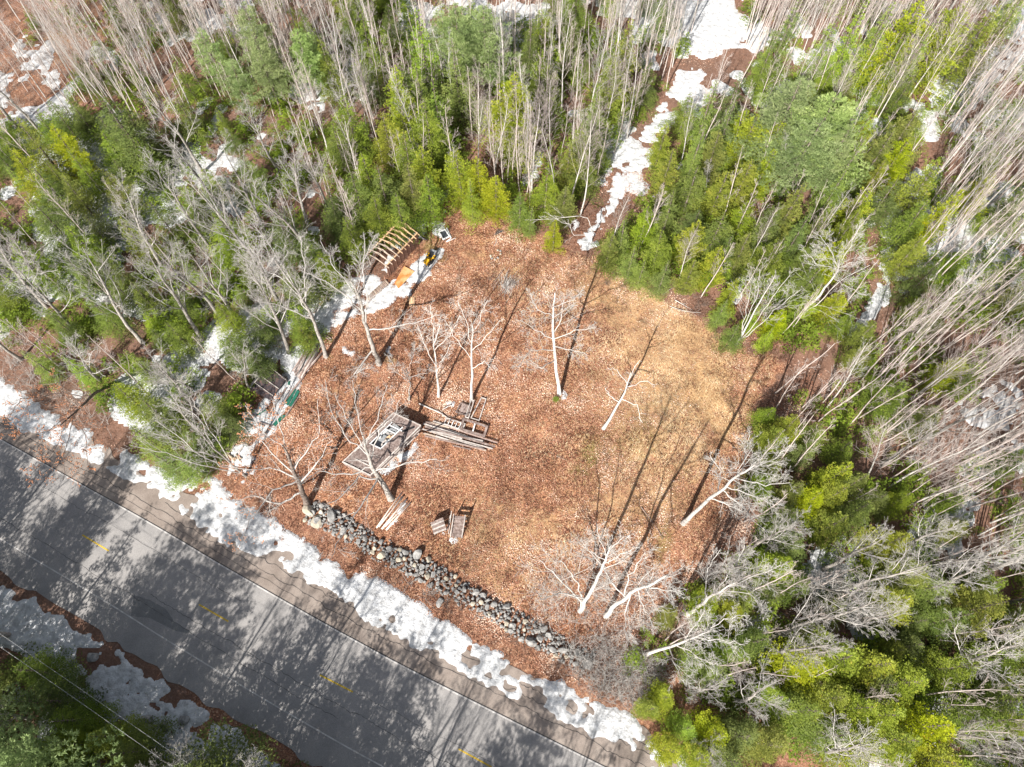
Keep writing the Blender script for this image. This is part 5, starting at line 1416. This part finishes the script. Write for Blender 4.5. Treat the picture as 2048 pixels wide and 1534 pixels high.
def pile(name, label, cat, c, sticks, mat, w, t, group=None, round_=False, partname='plank', mats=None):
    """sticks: list of ((px,py,z),(px,py,z))"""
    C_ = P(*c); root = empty(name, C_); rs = np.random.RandomState(int(c[0]))
    for i, (a, b) in enumerate(sticks):
        mb = MB(); A, B = P(*a), P(*b)
        if round_:
            m = A.lerp(B, .5) + Vector((rs.uniform(-.05, .05), rs.uniform(-.05, .05), 0)); r1 = w * rs.uniform(.75, 1.15)
            mb.tube([A, m, B], [r1, r1 * .88, r1 * .7], 8)
        else: mb.board(A, B, w * rs.uniform(.8, 1.2), t)
        mb.build(partname, M[mats[i % len(mats)] if mats else mat], root, C_, smooth=round_)
    tag(root, label, cat, group)
    return root
pile("plank_pile", "short stack of fresh orange planks on the leaves below the plywood", "plank pile", (821, 603),
     [((817 + i * 2.2, 593 + (i % 2) * 2, .06 + .05 * (i % 2)), (820 + i * 1.6, 613 - (i * 3) % 5, .06 + .05 * (i % 2))) for i in range(6)] + [((812, 603, .05), (820, 598, .12))], 'new_wood', .09, .045)
mb = MB(); mb.quad([P(825, 594, .03), P(829, 596, .03), P(829, 607, .03), P(825, 605, .03)], .02)
tag(mb.build("metal_sheet", M['white_paint'], None, P(827, 600)), "small pale sheet of metal tucked against the fresh orange planks", "metal sheet")

rs = np.random.RandomState(3)
st = []
for i in range(26):
    t = i / 25; x = 737 + 37 * t; y = 598 - 34 * t; a = rs.uniform(-.35, .35)
    st.append(((x - 3 + a * 2, y - 4.5, .12), (x + 3.5 + a * 3, y + 3.5, .1 + .04 * (i % 3))))
pile("firewood_row", "long row of split firewood lying in the snow below the shed", "firewood row", (755, 582), st, 'split_wood', .075, .1, round_=True, partname='log', mats=['split_wood', 'pole_brown', 'twig_brown'])

st = []
for i in range(17):
    t = i / 16
    a = (586 + 22 * t + rs.uniform(-2, 3), 744 + 12 * math.sin(t * 3.1) + rs.uniform(-4, 4), .1 + .1 * (i % 3)); b = (622 + 22 * t + rs.uniform(-3, 2), 676 + 26 * t + rs.uniform(-7, 6), .12 + .1 * ((i + 1) % 3))
    st.append((a, b))
pile("pole_pile", "large heap of long weathered poles at the left edge of the clearing", "pole pile", (615, 715), st, 'pole_brown', .085, .1, round_=True, partname='pole', mats=['pole_brown', 'weathered_light', 'pole_brown', 'twig_pink'])
pile("pole_pair", "two short dark poles lying right of the large pole heap", "pole", (652, 675), [((643, 668, .1), (662, 682, .1)), ((646, 667, .1), (663, 678, .1))], 'pole_brown', .08, .1, round_=True, partname='pole')

st = []
for i in range(7):
    a = (753 + i * 3.2 + (i % 2), 1056 - 3 * (i % 3) + i * .7, .1 + .06 * (i % 2)); b = (803 + i * 3 - (i % 3), 986 + i * 3.2 + (i % 2) * 3, .12 + .06 * (i % 2)); st.append((a, b))
pile("pole_stack", "neat stack of pinkish peeled poles just above the stone wall", "pole pile", (785, 1022), st, 'pink_pole', .085, .1, round_=True, partname='pole')

def platform():
    a, b, c, d = P(685, 924, .95), P(786.5, 826, .95), P(831.5, 861, .95), P(741, 951, .95)
    C_ = P(760, 890); root = empty("wrecked_platform", C_)
    ax = (b - a).normalized(); sd_ = (d - a).normalized(); L = (b - a).length; W = (d - a).length
    def w(u, v, z=0): return a + ax * u + sd_ * v + Vector((0, 0, z))
    # boarded deck in three pieces around the opening
    def boards(u0, u1, v0, v1, name, mat, across=False, z=0, step=.15):
        mb = MB(); k = 0
        if across:
            u = u0
            while u < u1 - .02: mb.board(w(u + step / 2, v0, z + .006 * (k % 3)), w(u + step / 2, v1, z + .006 * (k % 3)), step * .93, .03); u += step; k += 1
        else:
            v = v0
            while v < v1 - .02: mb.board(w(u0, v + step / 2, z + .006 * (k % 3)), w(u1, v + step / 2, z + .006 * (k % 3)), step * .93, .03); v += step; k += 1
        mb.build(name, M[mat], root, C_)
    boards(.0, L * .42, .1, W * .98, "deck", 'weathered', True)
    boards(L * .42, L * .9, W * .60, W * .97, "deck", 'weathered', True)
    boards(L * .42, L * .86, .12, W * .22, "deck", 'weathered', False)
    boards(L * .86, L * .995, .08, W * .97, "deck", 'weathered', True)
    # rim timbers
    for (p, q) in ((w(-.05, .05, .04), w(L, .05, .04)), (w(-.05, W, .04), w(L, W, .04)), (w(0, 0, .05), w(0, W, .05)), (w(L, 0, .05), w(L, W, .05))):
        mb = MB(); mb.board(p, q, .1, .16); mb.build("rim_beam", M['weathered_light'], root, C_)
    for (p, q) in ((w(L * .42, W * .22, .07), w(L * .86, W * .22, .07)), (w(L * .42, W * .60, .07), w(L * .86, W * .60, .07)), (w(L * .42, W * .2, .09), w(L * .42, W * .62, .09)), (w(L * .72, W * .22, .09), w(L * .72, W * .6, .09)), (w(L * .8, W * .22, .06), w(L * .8, W * .7, .06))):
        mb = MB(); mb.board(p, q, .09, .1); mb.build("opening_frame", M['white_paint'], root, C_)
    for (p, q) in ((w(L * .12, W * .25, .06), w(L * .12, W * .9, .07)), (w(L * .2, W * .04, .08), w(L * .75, W * .10, .08)), (w(L * .05, W * 1.02, -.1), w(L * .95, W * 1.05, -.2)), (w(L * .1, W * 1.08, -.3), w(L * .9, W * 1.1, -.4))):
        mb = MB(); mb.board(p, q, .1, .04); mb.build("loose_board", M['weathered_light'], root, C_)
    # sides and floor
    for (p, q) in ((w(0, W), w(L, W)), (w(0, 0), w(L, 0)), (w(0, 0), w(0, W)), (w(L, 0), w(L, W))):
        mb = MB(); mb.board(p - Vector((0, 0, .5)), q - Vector((0, 0, .5)), .035, .86); mb.build("side_panel", M['weathered'], root, C_)
    rs = np.random.RandomState(4)
    for k in range(7):
        u, v = rs.uniform(L * .45, L * .7), rs.uniform(W * .26, W * .55); an = rs.uniform(0, 3.14)
        e = Vector((math.cos(an), math.sin(an), 0)) * .3
        mb = MB(); mb.board(w(u, v, -.15) - e, w(u, v, -.1) + e, .14, .08); mb.build("rubble", M[('weathered_light', 'new_wood', 'white_paint')[k % 3]], root, C_)
    mb = MB(); mb.board(w(L * .42, W * .41, -.4), w(L * .86, W * .41, -.4), W * .36, .04); mb.build("floor", M['tarp'], root, C_)
    mb = MB(); mb.board(w(L * .79, W * .7, .08), w(L * .93, W * .88, .08), .12, .12); mb.build("pipe", M['black_rubber'], root, C_)
    tag(root, "long weathered wooden platform with a framed hole full of junk in its deck", "platform")
platform()

def lumber():
    st = [((846, 847, .25), (975, 889, .25)), ((850, 853, .3), (990, 893, .35)), ((845, 858, .18), (968, 897, .2)), ((846, 866, .12), (972, 901, .12)), ((850, 872, .08), (968, 899, .3)), ((866, 842, .14), (960, 872, .14)), ((905, 891, .06), (942, 899, .06)), ((860, 862, .32), (966, 882, .3)), ((868, 876, .06), (930, 890, .06))]
    rr_ = np.random.RandomState(15)
    for k in range(11):
        x0, y0 = 846 + rr_.uniform(0, 50), 848 + rr_.uniform(-6, 26); l_ = rr_.uniform(.35, 1.0); a_ = rr_.uniform(-.09, .09)
        st.append(((x0, y0, .06 + .05 * (k % 4)), (x0 + 118 * l_, y0 + (38 + 120 * a_) * l_, .08 + .06 * ((k + 2) % 4))))
    pile("lumber_pile", "long pile of bleached planks stretching right from the platform's corner", "lumber pile", (915, 875), st, 'weathered_light', .14, .06, mats=['weathered_light', 'weathered', 'weathered_light', 'old_wood', 'pole_brown'])
    def frame(label, q, bw, mat, z=.2, bars=0, mat2=None):
        pts = [P(x, y, z) for x, y in q]; c = P(q[0][0], q[0][1])
        root = empty("window_frame", c)
        for i in range(4):
            p, r_ = pts[i], pts[(i + 1) % 4]; e = (r_ - p).normalized() * bw / 2
            mb = MB(); mb.board(p + (e if i % 2 else -e), r_ - (e if i % 2 else -e), bw, .07); mb.build("rail", M[mat], root, c)
        for k in range(bars):
            t = (k + 1) / (bars + 1); mb = MB(); mb.board(pts[0].lerp(pts[1], t), pts[3].lerp(pts[2], t), bw * .5, .05); mb.build("bar", M[mat2 or mat], root, c)
        tag(root, label, "window frame")
        return root, c
    frame("brown and white frame lying right of the long bleached planks", [(927, 838), (974, 853), (968, 872), (922, 858)], .22, 'weathered', .32, 1, 'white_paint')
    frame("slatted frame section at the left of the broken window frames", [(893, 836), (930, 848), (924, 860), (888, 848)], .12, 'weathered_light', .22, 4, 'white_paint')
    fr_, fc_ = frame("dark pallet like frame nearest the birch trunk", [(922, 806), (940, 813), (935, 831), (912, 824)], .14, 'weathered', .25, 0)
    frame("narrow upright door frame lying with snow inside", [(963, 795), (972, 798), (958, 841), (942, 836)], .10, 'weathered_light', .15, 0)
    frame("long brown door frame pointing away from the planks", [(942, 800), (948, 801), (937, 836), (931, 834)], .10, 'weathered_light', .34, 0)
    mb = MB(); mb.quad([P(924, 808, .2), P(938, 814, .2), P(933, 829, .2), P(918, 822, .2)], .03)
    mb.build("board_panel", M['weathered'], fr_, fc_)
    for i, (a, b, lab) in enumerate((((838, 807, .1), (886, 828, .1), "thin grey pole left of the window frames"), ((875, 822, .12), (896, 836, .12), "short thick grey log crossing the thin pole"), ((886, 818, .15), (902, 810, .15), "short weathered log under the birch's shadow"))):
        mb = MB(); mb.tube([P(*a), P(*b)], .07, 8); tag(mb.build("log", M['weathered_light'], None, P(*a[:2])), lab, "log")
lumber()

def wooden_things():
    # slatted crate
    A, B, C2, D2 = P(861, 1046, .9), P(886, 1035, .9), P(893, 1060, .75), P(868, 1069, .75)
    c = P(878, 1052); root = empty("slatted_bench", c)
    for i in range(6):
        t = (i + .5) / 6; mb = MB(); mb.board(A.lerp(D2, t) + Vector((0, 0, .02 * (i % 2))), B.lerp(C2, t) + Vector((0, 0, .02 * (i % 2))), .16, .04); mb.build("slat", M['weathered_light' if i % 2 else 'weathered'], root, c)
    for q in (A.lerp(C2, .1), B.lerp(D2, .1), C2.lerp(A, .1), D2.lerp(B, .1)):
        mb = MB(); mb.board((q.x, q.y, 0), (q.x, q.y, q.z - .02), .08, .08, up=(0, 1, 0)); mb.build("leg", M['weathered'], root, c)
    mb = MB(); mb.board((A.x, A.y, A.z / 2 + .1), (B.x, B.y, B.z / 2 + .1), .03, .8); mb.build("back_panel", M['weathered'], root, c)
    tag(root, "slatted wooden bench casting a dark square shadow, left of the wooden steps", "bench")
    # steps with stringers
    c = P(916, 1052); root = empty("wooden_steps", c)
    f0, f1 = P(901, 1073, .05), P(924, 1076, .05); t0, t1 = P(908, 1031, 1.05), P(931, 1033, 1.05)
    n = 6
    for i in range(n):
        t = (i + .5) / n; mb = MB(); mb.board(f0.lerp(t0, t), f1.lerp(t1, t), .30, .05); mb.build("tread", M['weathered'], root, c)
    for (a, b) in ((f0, t0), (f1, t1)):
        mb = MB(); mb.board(a, b, .05, .2); mb.build("stringer", M['weathered_light'], root, c)
        mb = MB(); mb.board((b.x, b.y, 0), (b.x, b.y, 1.5), .08, .08, up=(0, 1, 0)); mb.build("post", M['weathered_light'], root, c)
        mb = MB(); mb.board((b.x, b.y, 1.35), a + Vector((0, 0, .55)), .05, .09); mb.build("handrail", M['weathered_light'], root, c)
    tag(root, "grey wooden steps with side rails standing in patches of snow", "steps")
    pile("board_pair", "two narrow boards leaning along the left side of the wooden steps", "board", (900, 1050), [((897, 1068, .1), (903, 1022, .5)), ((894, 1060, .05), (901, 1030, .3))], 'weathered_light', .07, .03)
wooden_things()

def leaning_roof():
    a, b, c, d = P(536, 731, .75), P(572, 760, .5), P(540, 800, .35), P(497, 778, .6)
    C_ = P(535, 765); root = empty("collapsed_roof", C_)
    mb = MB(); mb.quad([a, b, c, d], .05); mb.build("roof_panel", M['tarp_dark'], root, C_)
    up = Vector((0, 0, .05))
    for (p, q, w_) in ((a, d, .25), (a, b, .06), (a.lerp(d, .42), b.lerp(c, .45), .08), (a.lerp(d, .72), b.lerp(c, .8), .07), (b, b.lerp(a, .25), .1), (a.lerp(d, .42) , a.lerp(d, .72), .05)):
        mb = MB(); mb.board(p + up, q + up, w_, .06); mb.build("batten", M['weathered_light'], root, C_)
    for q in (a, b, c, d):
        mb = MB(); mb.board((q.x, q.y, 0), (q.x, q.y, q.z - .05), .09, .09, up=(0, 1, 0)); mb.build("post", M['weathered'], root, C_)
    tag(root, "low dark felted roof with pale battens in the snow under the left hand trees", "roof")
leaning_roof()

def green_bits():
    for i, (q, lab) in enumerate((([(586, 776), (592, 779), (576, 811), (568, 806)], "larger left strip of green sheet metal below the pole heap"), ([(594, 779), (599, 783), (583, 813), (577, 812)], "right strip of green sheet metal below the pole heap"),
                                   ([(566, 828), (571, 832), (550, 853), (545, 848)], "dark green sheet at the lower end of the debris line"), ([(577, 762), (581, 762), (579, 770), (575, 769)], "small scrap of green metal in the snow"),
                                   ([(494, 828), (497, 827), (505, 842), (502, 843)], "small green board in the debris by the roadside snow"), ([(510, 831), (533, 818), (534, 820), (512, 833)], "thin green board slanting up right"))):
        pts = [P(x, y, .14) for x, y in q]; mb = MB(); mb.quad(pts, .03)
        tag(mb.build("metal_sheet", M['green_sheet'], None, P(*q[0])), lab, "metal sheet")
    rs = np.random.RandomState(9)
    defs = [((475, 811), (512, 832), "long grey board at the top of the roadside debris"), ((476, 820), (505, 838), "grey board just under the topmost debris board"), ((486, 836), (528, 853), "pale board crossing the roadside debris"), ((484, 843), (510, 858), "greenish grey board low in the roadside debris"),
            ((519, 845), (545, 852), "pinkish board beside the crossing pale board"), ((572, 776), (558, 797), "narrow brown board beside the green sheet metal"), ((610, 748), (560, 815), "long thin brown pole along the debris line"), ((540, 852), (527, 870), "dark board leaning at the end of the debris line"), ((600, 790), (571, 832), "thin dark pole along the clearing side of the green metal"),
            ((523, 820), (515, 826), "short brown block in the roadside debris"), ((477, 905), (486, 893), "narrow board beside the brown sheets"), ((555, 800), (535, 836), "split pale board left of the green sheet metal")]
    for (a, b, lab) in defs:
        mb = MB(); mb.board(P(*a, .12 + rs.uniform(0, .15)), P(*b, .12 + rs.uniform(0, .15)), rs.uniform(.1, .2), .05)
        tag(mb.build("board", M[('weathered_light', 'pole_brown', 'weathered')[rs.randint(3)]], None, P(*a)), lab, "board")
    for q, lab in (([(462, 853), (484, 865), (478, 880), (452, 870)], "upper brown plywood sheet near the roadside snow"), ([(450, 872), (476, 878), (462, 902), (440, 895)], "middle brown plywood sheet near the roadside snow"), ([(440, 898), (461, 904), (453, 918), (436, 912)], "lower brown plywood sheet near the roadside snow")):
        mb = MB(); mb.quad([P(x, y, .12) for x, y in q], .03); tag(mb.build("plywood_sheet", M['shoulder'] if False else M['old_wood'], None, P(*q[0])), lab, "plywood sheet")
    pile("block_pile", "little heap of split wood blocks below the brown plywood sheets", "firewood", (473, 918), [((458 + i * 5, 908 + (i % 3) * 4, .12), (464 + i * 5, 917 + (i % 2) * 5, .16)) for i in range(5)], 'split_wood', .12, .1, round_=True, partname='block')
green_bits()

def fire_ring():
    c = P(993, 511); root = empty("fire_ring", c); rs = np.random.RandomState(2)
    tag(root, "ring of pale stones around a fire pit in the upper clearing", "fire ring")
    for i, (x, y) in enumerate(((982, 512), (984, 517), (990, 519), (996, 516), (1001, 509), (1001, 503), (996, 501))):
        o = link("stone", STONES[(i * 5) % 12 if i % 2 else 0], root); p = P(x, y) - c; o.location = (p.x, p.y, .05); o.scale = (.17,) * 3; o.rotation_euler = (0, 0, i)
    c = P(998, 467)
    pile("grate", "dark metal grate lying on the leaves above the fire ring", "grate", (998, 467), [((990 + i * 2.0, 470 - i * .9 - 1, .07), (996 + i * 1.9, 459 + i * .6 - 1, .07)) for i in range(7)] + [((991, 470, .1), (1006, 462, .1))], 'dark_metal', .05, .03, partname='bar')
    mb = MB(); mb.tube([P(993, 476, .04), P(992, 485, .04), P(988, 492, .04)], .03, 6); tag(mb.build("metal_rod", M['weathered_light'], None, P(993, 480)), "thin grey rod sticking out below the metal grate", "rod")
fire_ring()

def brush_pile():
    rs = np.random.RandomState(6); T = Tubes(); c = P(1012, 572)
    for k in range(90):
        a = rs.normal(1.0, .7); d = np.array([math.cos(a), math.sin(a), rs.uniform(.05, .5)])
        p0 = np.array([rs.randn() * .5, rs.randn() * .6, .05]); T_ = path(rs, p0 - d, d, rs.uniform(1.2, 2.6), 4, .1)
        T.add(T_, np.linspace(.02, .008, 5), 4)
        q, dd = at(T_, .6); T.add(path(rs, q, dd + rs.randn(3) * .5, .7, 3, .15), np.linspace(.01, .006, 4), 3)
    o = link("brush_pile", T.mesh("brush_pile", M['twig_grey'])); o.location = (c.x, c.y, 0)
    tag(o, "pile of cut grey branches on the leaves above the clearing's pale birches", "brush pile")
brush_pile()
r_ = put_tree('hemlock', P(1112, 800), .9, "tiny bright green evergreen shrub at the foot of the lone pale birch", wide=1.5); r_.name = "evergreen_shrub"; r_["category"] = "shrub"

# fallen trunks and branches on the ground
for i, (a, b, r_, lab) in enumerate((((1283, 1015), (1330, 1075), .05, "thin fallen pole at the lower right of the clearing"), ((1350, 600), (1400, 625), .04, "bleached fallen branch in the shade at the clearing's top right"), ((1340, 612), (1396, 640), .035, "second bleached branch in the shade at the clearing's top right"),
                                     ((1325, 590), (1360, 560), .04, "pale branch leaning against the evergreens at the clearing's edge"), ((860, 668), (800, 700), .03, "curved fallen twig near the pale snow specks"), ((1112, 912), (1132, 918), .03, "short dark stick on the leaves in the middle of the clearing"),
                                     ((790, 655), (850, 700), .0, ""), ((1695, 690), (1730, 655), .06, "fallen log over the dark wet hollow"), ((1040, 1010), (1060, 1040), .0, ""))):
    if r_ == 0: continue
    rs2 = np.random.RandomState(i + 30); A, B = np.array(P(*a, .08)), np.array(P(*b, .1)); T = Tubes()
    pts = path(rs2, A, B - A, np.linalg.norm(B - A), 8, .06); T.add(pts, np.linspace(r_, r_ * .5, 9), 6); sub(rs2, T, pts, r_, [(6, .2, .3, .8, .1, 0, 3), (2, .3, .4, .6, .1, 0, 2)], 0, .008)
    V, F_ = T.arrays(); V[:, 2] = np.clip(V[:, 2], .02, .5); V -= A
    o = link("fallen_branch", mesh_np("fallen_branch", V, F_, M['bark_pale' if 'pale' in lab or 'bleach' in lab else 'twig_brown'])); o.location = A; tag(o, lab, "fallen branch")

# overhead wires crossing the lower left corner
for i, (a, b, c) in enumerate((((-40, 1268), (300, 1505), "upper thin overhead wire crossing the lower left corner"), ((-40, 1242), (420, 1560), "lower thin overhead wire beside the road bank"))):
    z = 9 - i; A, B = P(*a, z), P(*b, z); d = (B - A) ; A2, B2 = A - d * .8, B + d * .9
    pts = [A2.lerp(B2, t) + Vector((0, 0, .6 * ((2 * t - 1) ** 2) - .3)) for t in np.linspace(0, 1, 25)]
    mb = MB(); mb.tube(pts, .009, 5); tag(mb.build("overhead_wire", M['cable'], None, A), c, "overhead wire", "utility wires over the lower left corner")
LM = [(60, 60, "at the top left corner"), (180, 90, "above the tan patch of the upper left field"), (60, 180, "on the snow flecked field, upper left"), (300, 30, "at the top edge above the rounded pines"), (330, 160, "behind the large dark rounded hemlock"), (470, 90, "around the rounded pines, upper left"), (620, 90, "at the top between two snow gaps"),
 (720, 150, "beside the snow gap in the top woods"), (880, 60, "at the top edge left of centre"), (1000, 120, "near the olive cedar, top centre"), (850, 200, "deep behind the shed"), (960, 260, "above the bright cedars behind the shed"), (770, 290, "in the dark woods behind the shed"), (620, 240, "by the forest snow, upper left"),
 (1100, 60, "at the top edge right of centre"), (1120, 200, "in the white birch stand, top centre"), (1240, 60, "by the tall narrow cedar, top"), (1250, 180, "along the snowy track's left side"), (1060, 350, "above the clearing's top edge"), (1160, 350, "left of the foot of the snowy track"), (1380, 60, "close to the snowy track's upper end"),
 (1340, 350, "right of the lower snowy track"), (1300, 480, "at the evergreen block's clearing edge"), (1430, 230, "at the evergreen block's top left"), (1440, 400, "in the middle of the evergreen block"), (1560, 320, "below the big feathery pine"), (1400, 540, "over the clearing's upper right edge"), (1560, 480, "between the block's two pale forked trees"), (1520, 600, "by the clump of parallel leaning stems"), (1670, 420, "left of the narrow leafy path"), (1640, 600, "around the pale forked tree, right"),
 (1560, 80, "on the upper right slope of thin stems"), (1700, 60, "at the top edge, upper right"), (1850, 80, "by the pointed firs, upper right"), (1980, 60, "at the top right corner"), (1680, 160, "above the big feathery pine"), (1860, 250, "around the looped birch"), (1990, 220, "at the right edge beside the snow patches"), (1880, 420, "right of the narrow leafy path"), (1990, 420, "at the right edge, upper half"), (1800, 600, "around the dark wet hollow"), (1930, 580, "right of the dark wet hollow"), (2010, 640, "at the right edge, mid height"), (1760, 740, "below the dark wet hollow"), (1900, 780, "left of the grey snow on the right"), (2010, 860, "on the grey snow at the right edge"),
 (1620, 780, "at the clearing's right corner shade"), (1560, 900, "by the clearing's right edge"), (1690, 940, "among the yellow cedars right of the clearing"), (1830, 940, "in the long leaning birches, right"), (1980, 1010, "at the right edge, lower half"), (1480, 1080, "behind the big leaning white birch"), (1650, 1080, "below the yellow cedars, right"), (1820, 1120, "around the yellow cedars near the right edge"), (1990, 1180, "at the right edge, low down"), (1440, 1220, "by the clearing's lower corner"), (1600, 1220, "around the large spreading maple"), (1760, 1260, "above the big cedar group, lower right"), (1930, 1300, "by the white limbed maple, lower right"), (1350, 1400, "above the low bright cedars near the road"), (1520, 1380, "around the star shaped maple"), (1700, 1400, "in the big cedar group, lower right"), (1860, 1430, "at the big cedar group's right"), (1990, 1430, "in the lower right corner"), (1400, 1500, "at the bottom edge near the road"), (1560, 1500, "at the bottom edge right of centre"), (1740, 1510, "at the bottom edge, lower right"),
 (40, 260, "at the left edge above mid height"), (130, 320, "in the cedar cluster, left edge"), (230, 250, "beside the large dark rounded hemlock"), (230, 400, "below the large dark hemlock"), (60, 460, "at the left edge, mid height"), (180, 540, "between leaning maples on the left"), (330, 400, "in the centre of the left woods"), (440, 300, "under the bushy bare maple"), (560, 300, "left of the dark rounded hemlock"), (680, 400, "just left of the shed"), (800, 400, "just behind the open trusses"), (540, 440, "above the pale maple crowns"), (480, 560, "deep in the left woods"), (620, 560, "above the snow strip left of the clearing"), (590, 650, "by the old pole heap"), (330, 580, "behind the tall leaning maple"), (60, 620, "at the left edge above the road"), (200, 680, "above the roadside cedar"), (380, 700, "behind the dark shed roof"), (480, 740, "beside the dark shed roof"), (60, 740, "at the left edge by the roadside snow"), (300, 830, "over the roadside snow"), (420, 860, "by the roadside debris"),
 (-60, 1500, "beyond the lower left corner"), (150, 1560, "below the lower left snow bank"), (350, 1640, "below the bottom edge across the road"), (600, 1750, "below the bottom edge, farther right"), (-200, 1350, "beyond the left edge across the road"), (900, 1900, "far below the bottom edge")]
def ordinal(i, n):
    if n == 2: return ("left", "right")[i]
    if i == 0: return "leftmost"
    if i == n - 1: return "rightmost"
    return {1: "second", 2: "third", 3: "fourth", 4: "fifth", 5: "sixth", 6: "seventh", 7: "eighth", 8: "ninth"}.get(i, f"{i + 1}th") + " from left"
SHORT = {'hemlock': 'dark green hemlock', 'cedar': 'yellow green cedar', 'fir': 'pointed green fir', 'pine': 'soft grey green pine', 'birch': 'slender bare birch', 'maple': 'grey bare maple'}
generic = {f"{w} {t}" for w in KINDWORD.values() for t in list(ZT.values()) + ["at the edge of the clearing"]}
bins = {}
for o in list(COL.objects):
    if o.parent is None and o.get("label") in generic:
        kind = [k for k, v in OBJ_NAME.items() if o.name.split('.')[0] == v][0]
        h = o.scale[2] * PH[kind]
        q = to_px(o.location.x, o.location.y, h * .55)
        k = min(range(len(LM)), key=lambda i: (LM[i][0] - q[0]) ** 2 + (LM[i][1] - q[1]) ** 2)
        bins.setdefault((kind, k), []).append((q[0], h, o))
for (kind, k), L in bins.items():
    L.sort(key=lambda t: t[0])
    n = len(L)
    for i, (qx, h, o) in enumerate(L):
        lead = "" if n == 1 else ordinal(i, n) + " "
        if lead.endswith("left ") and lead.startswith(("second", "third", "fourth", "fifth", "sixth", "seventh", "eighth", "ninth", "1")): lead = lead.replace(" from left ", " ") ; tail = ", counted from the left"
        else: tail = ""
        o["label"] = (lead + SHORT[kind] + " " + LM[k][2] + tail)
        if len(o["label"].replace(",", "").split()) > 16: o["label"] = lead + SHORT[kind] + " " + LM[k][2]
print("COUNT", COUNT, "objects", len(D.objects))
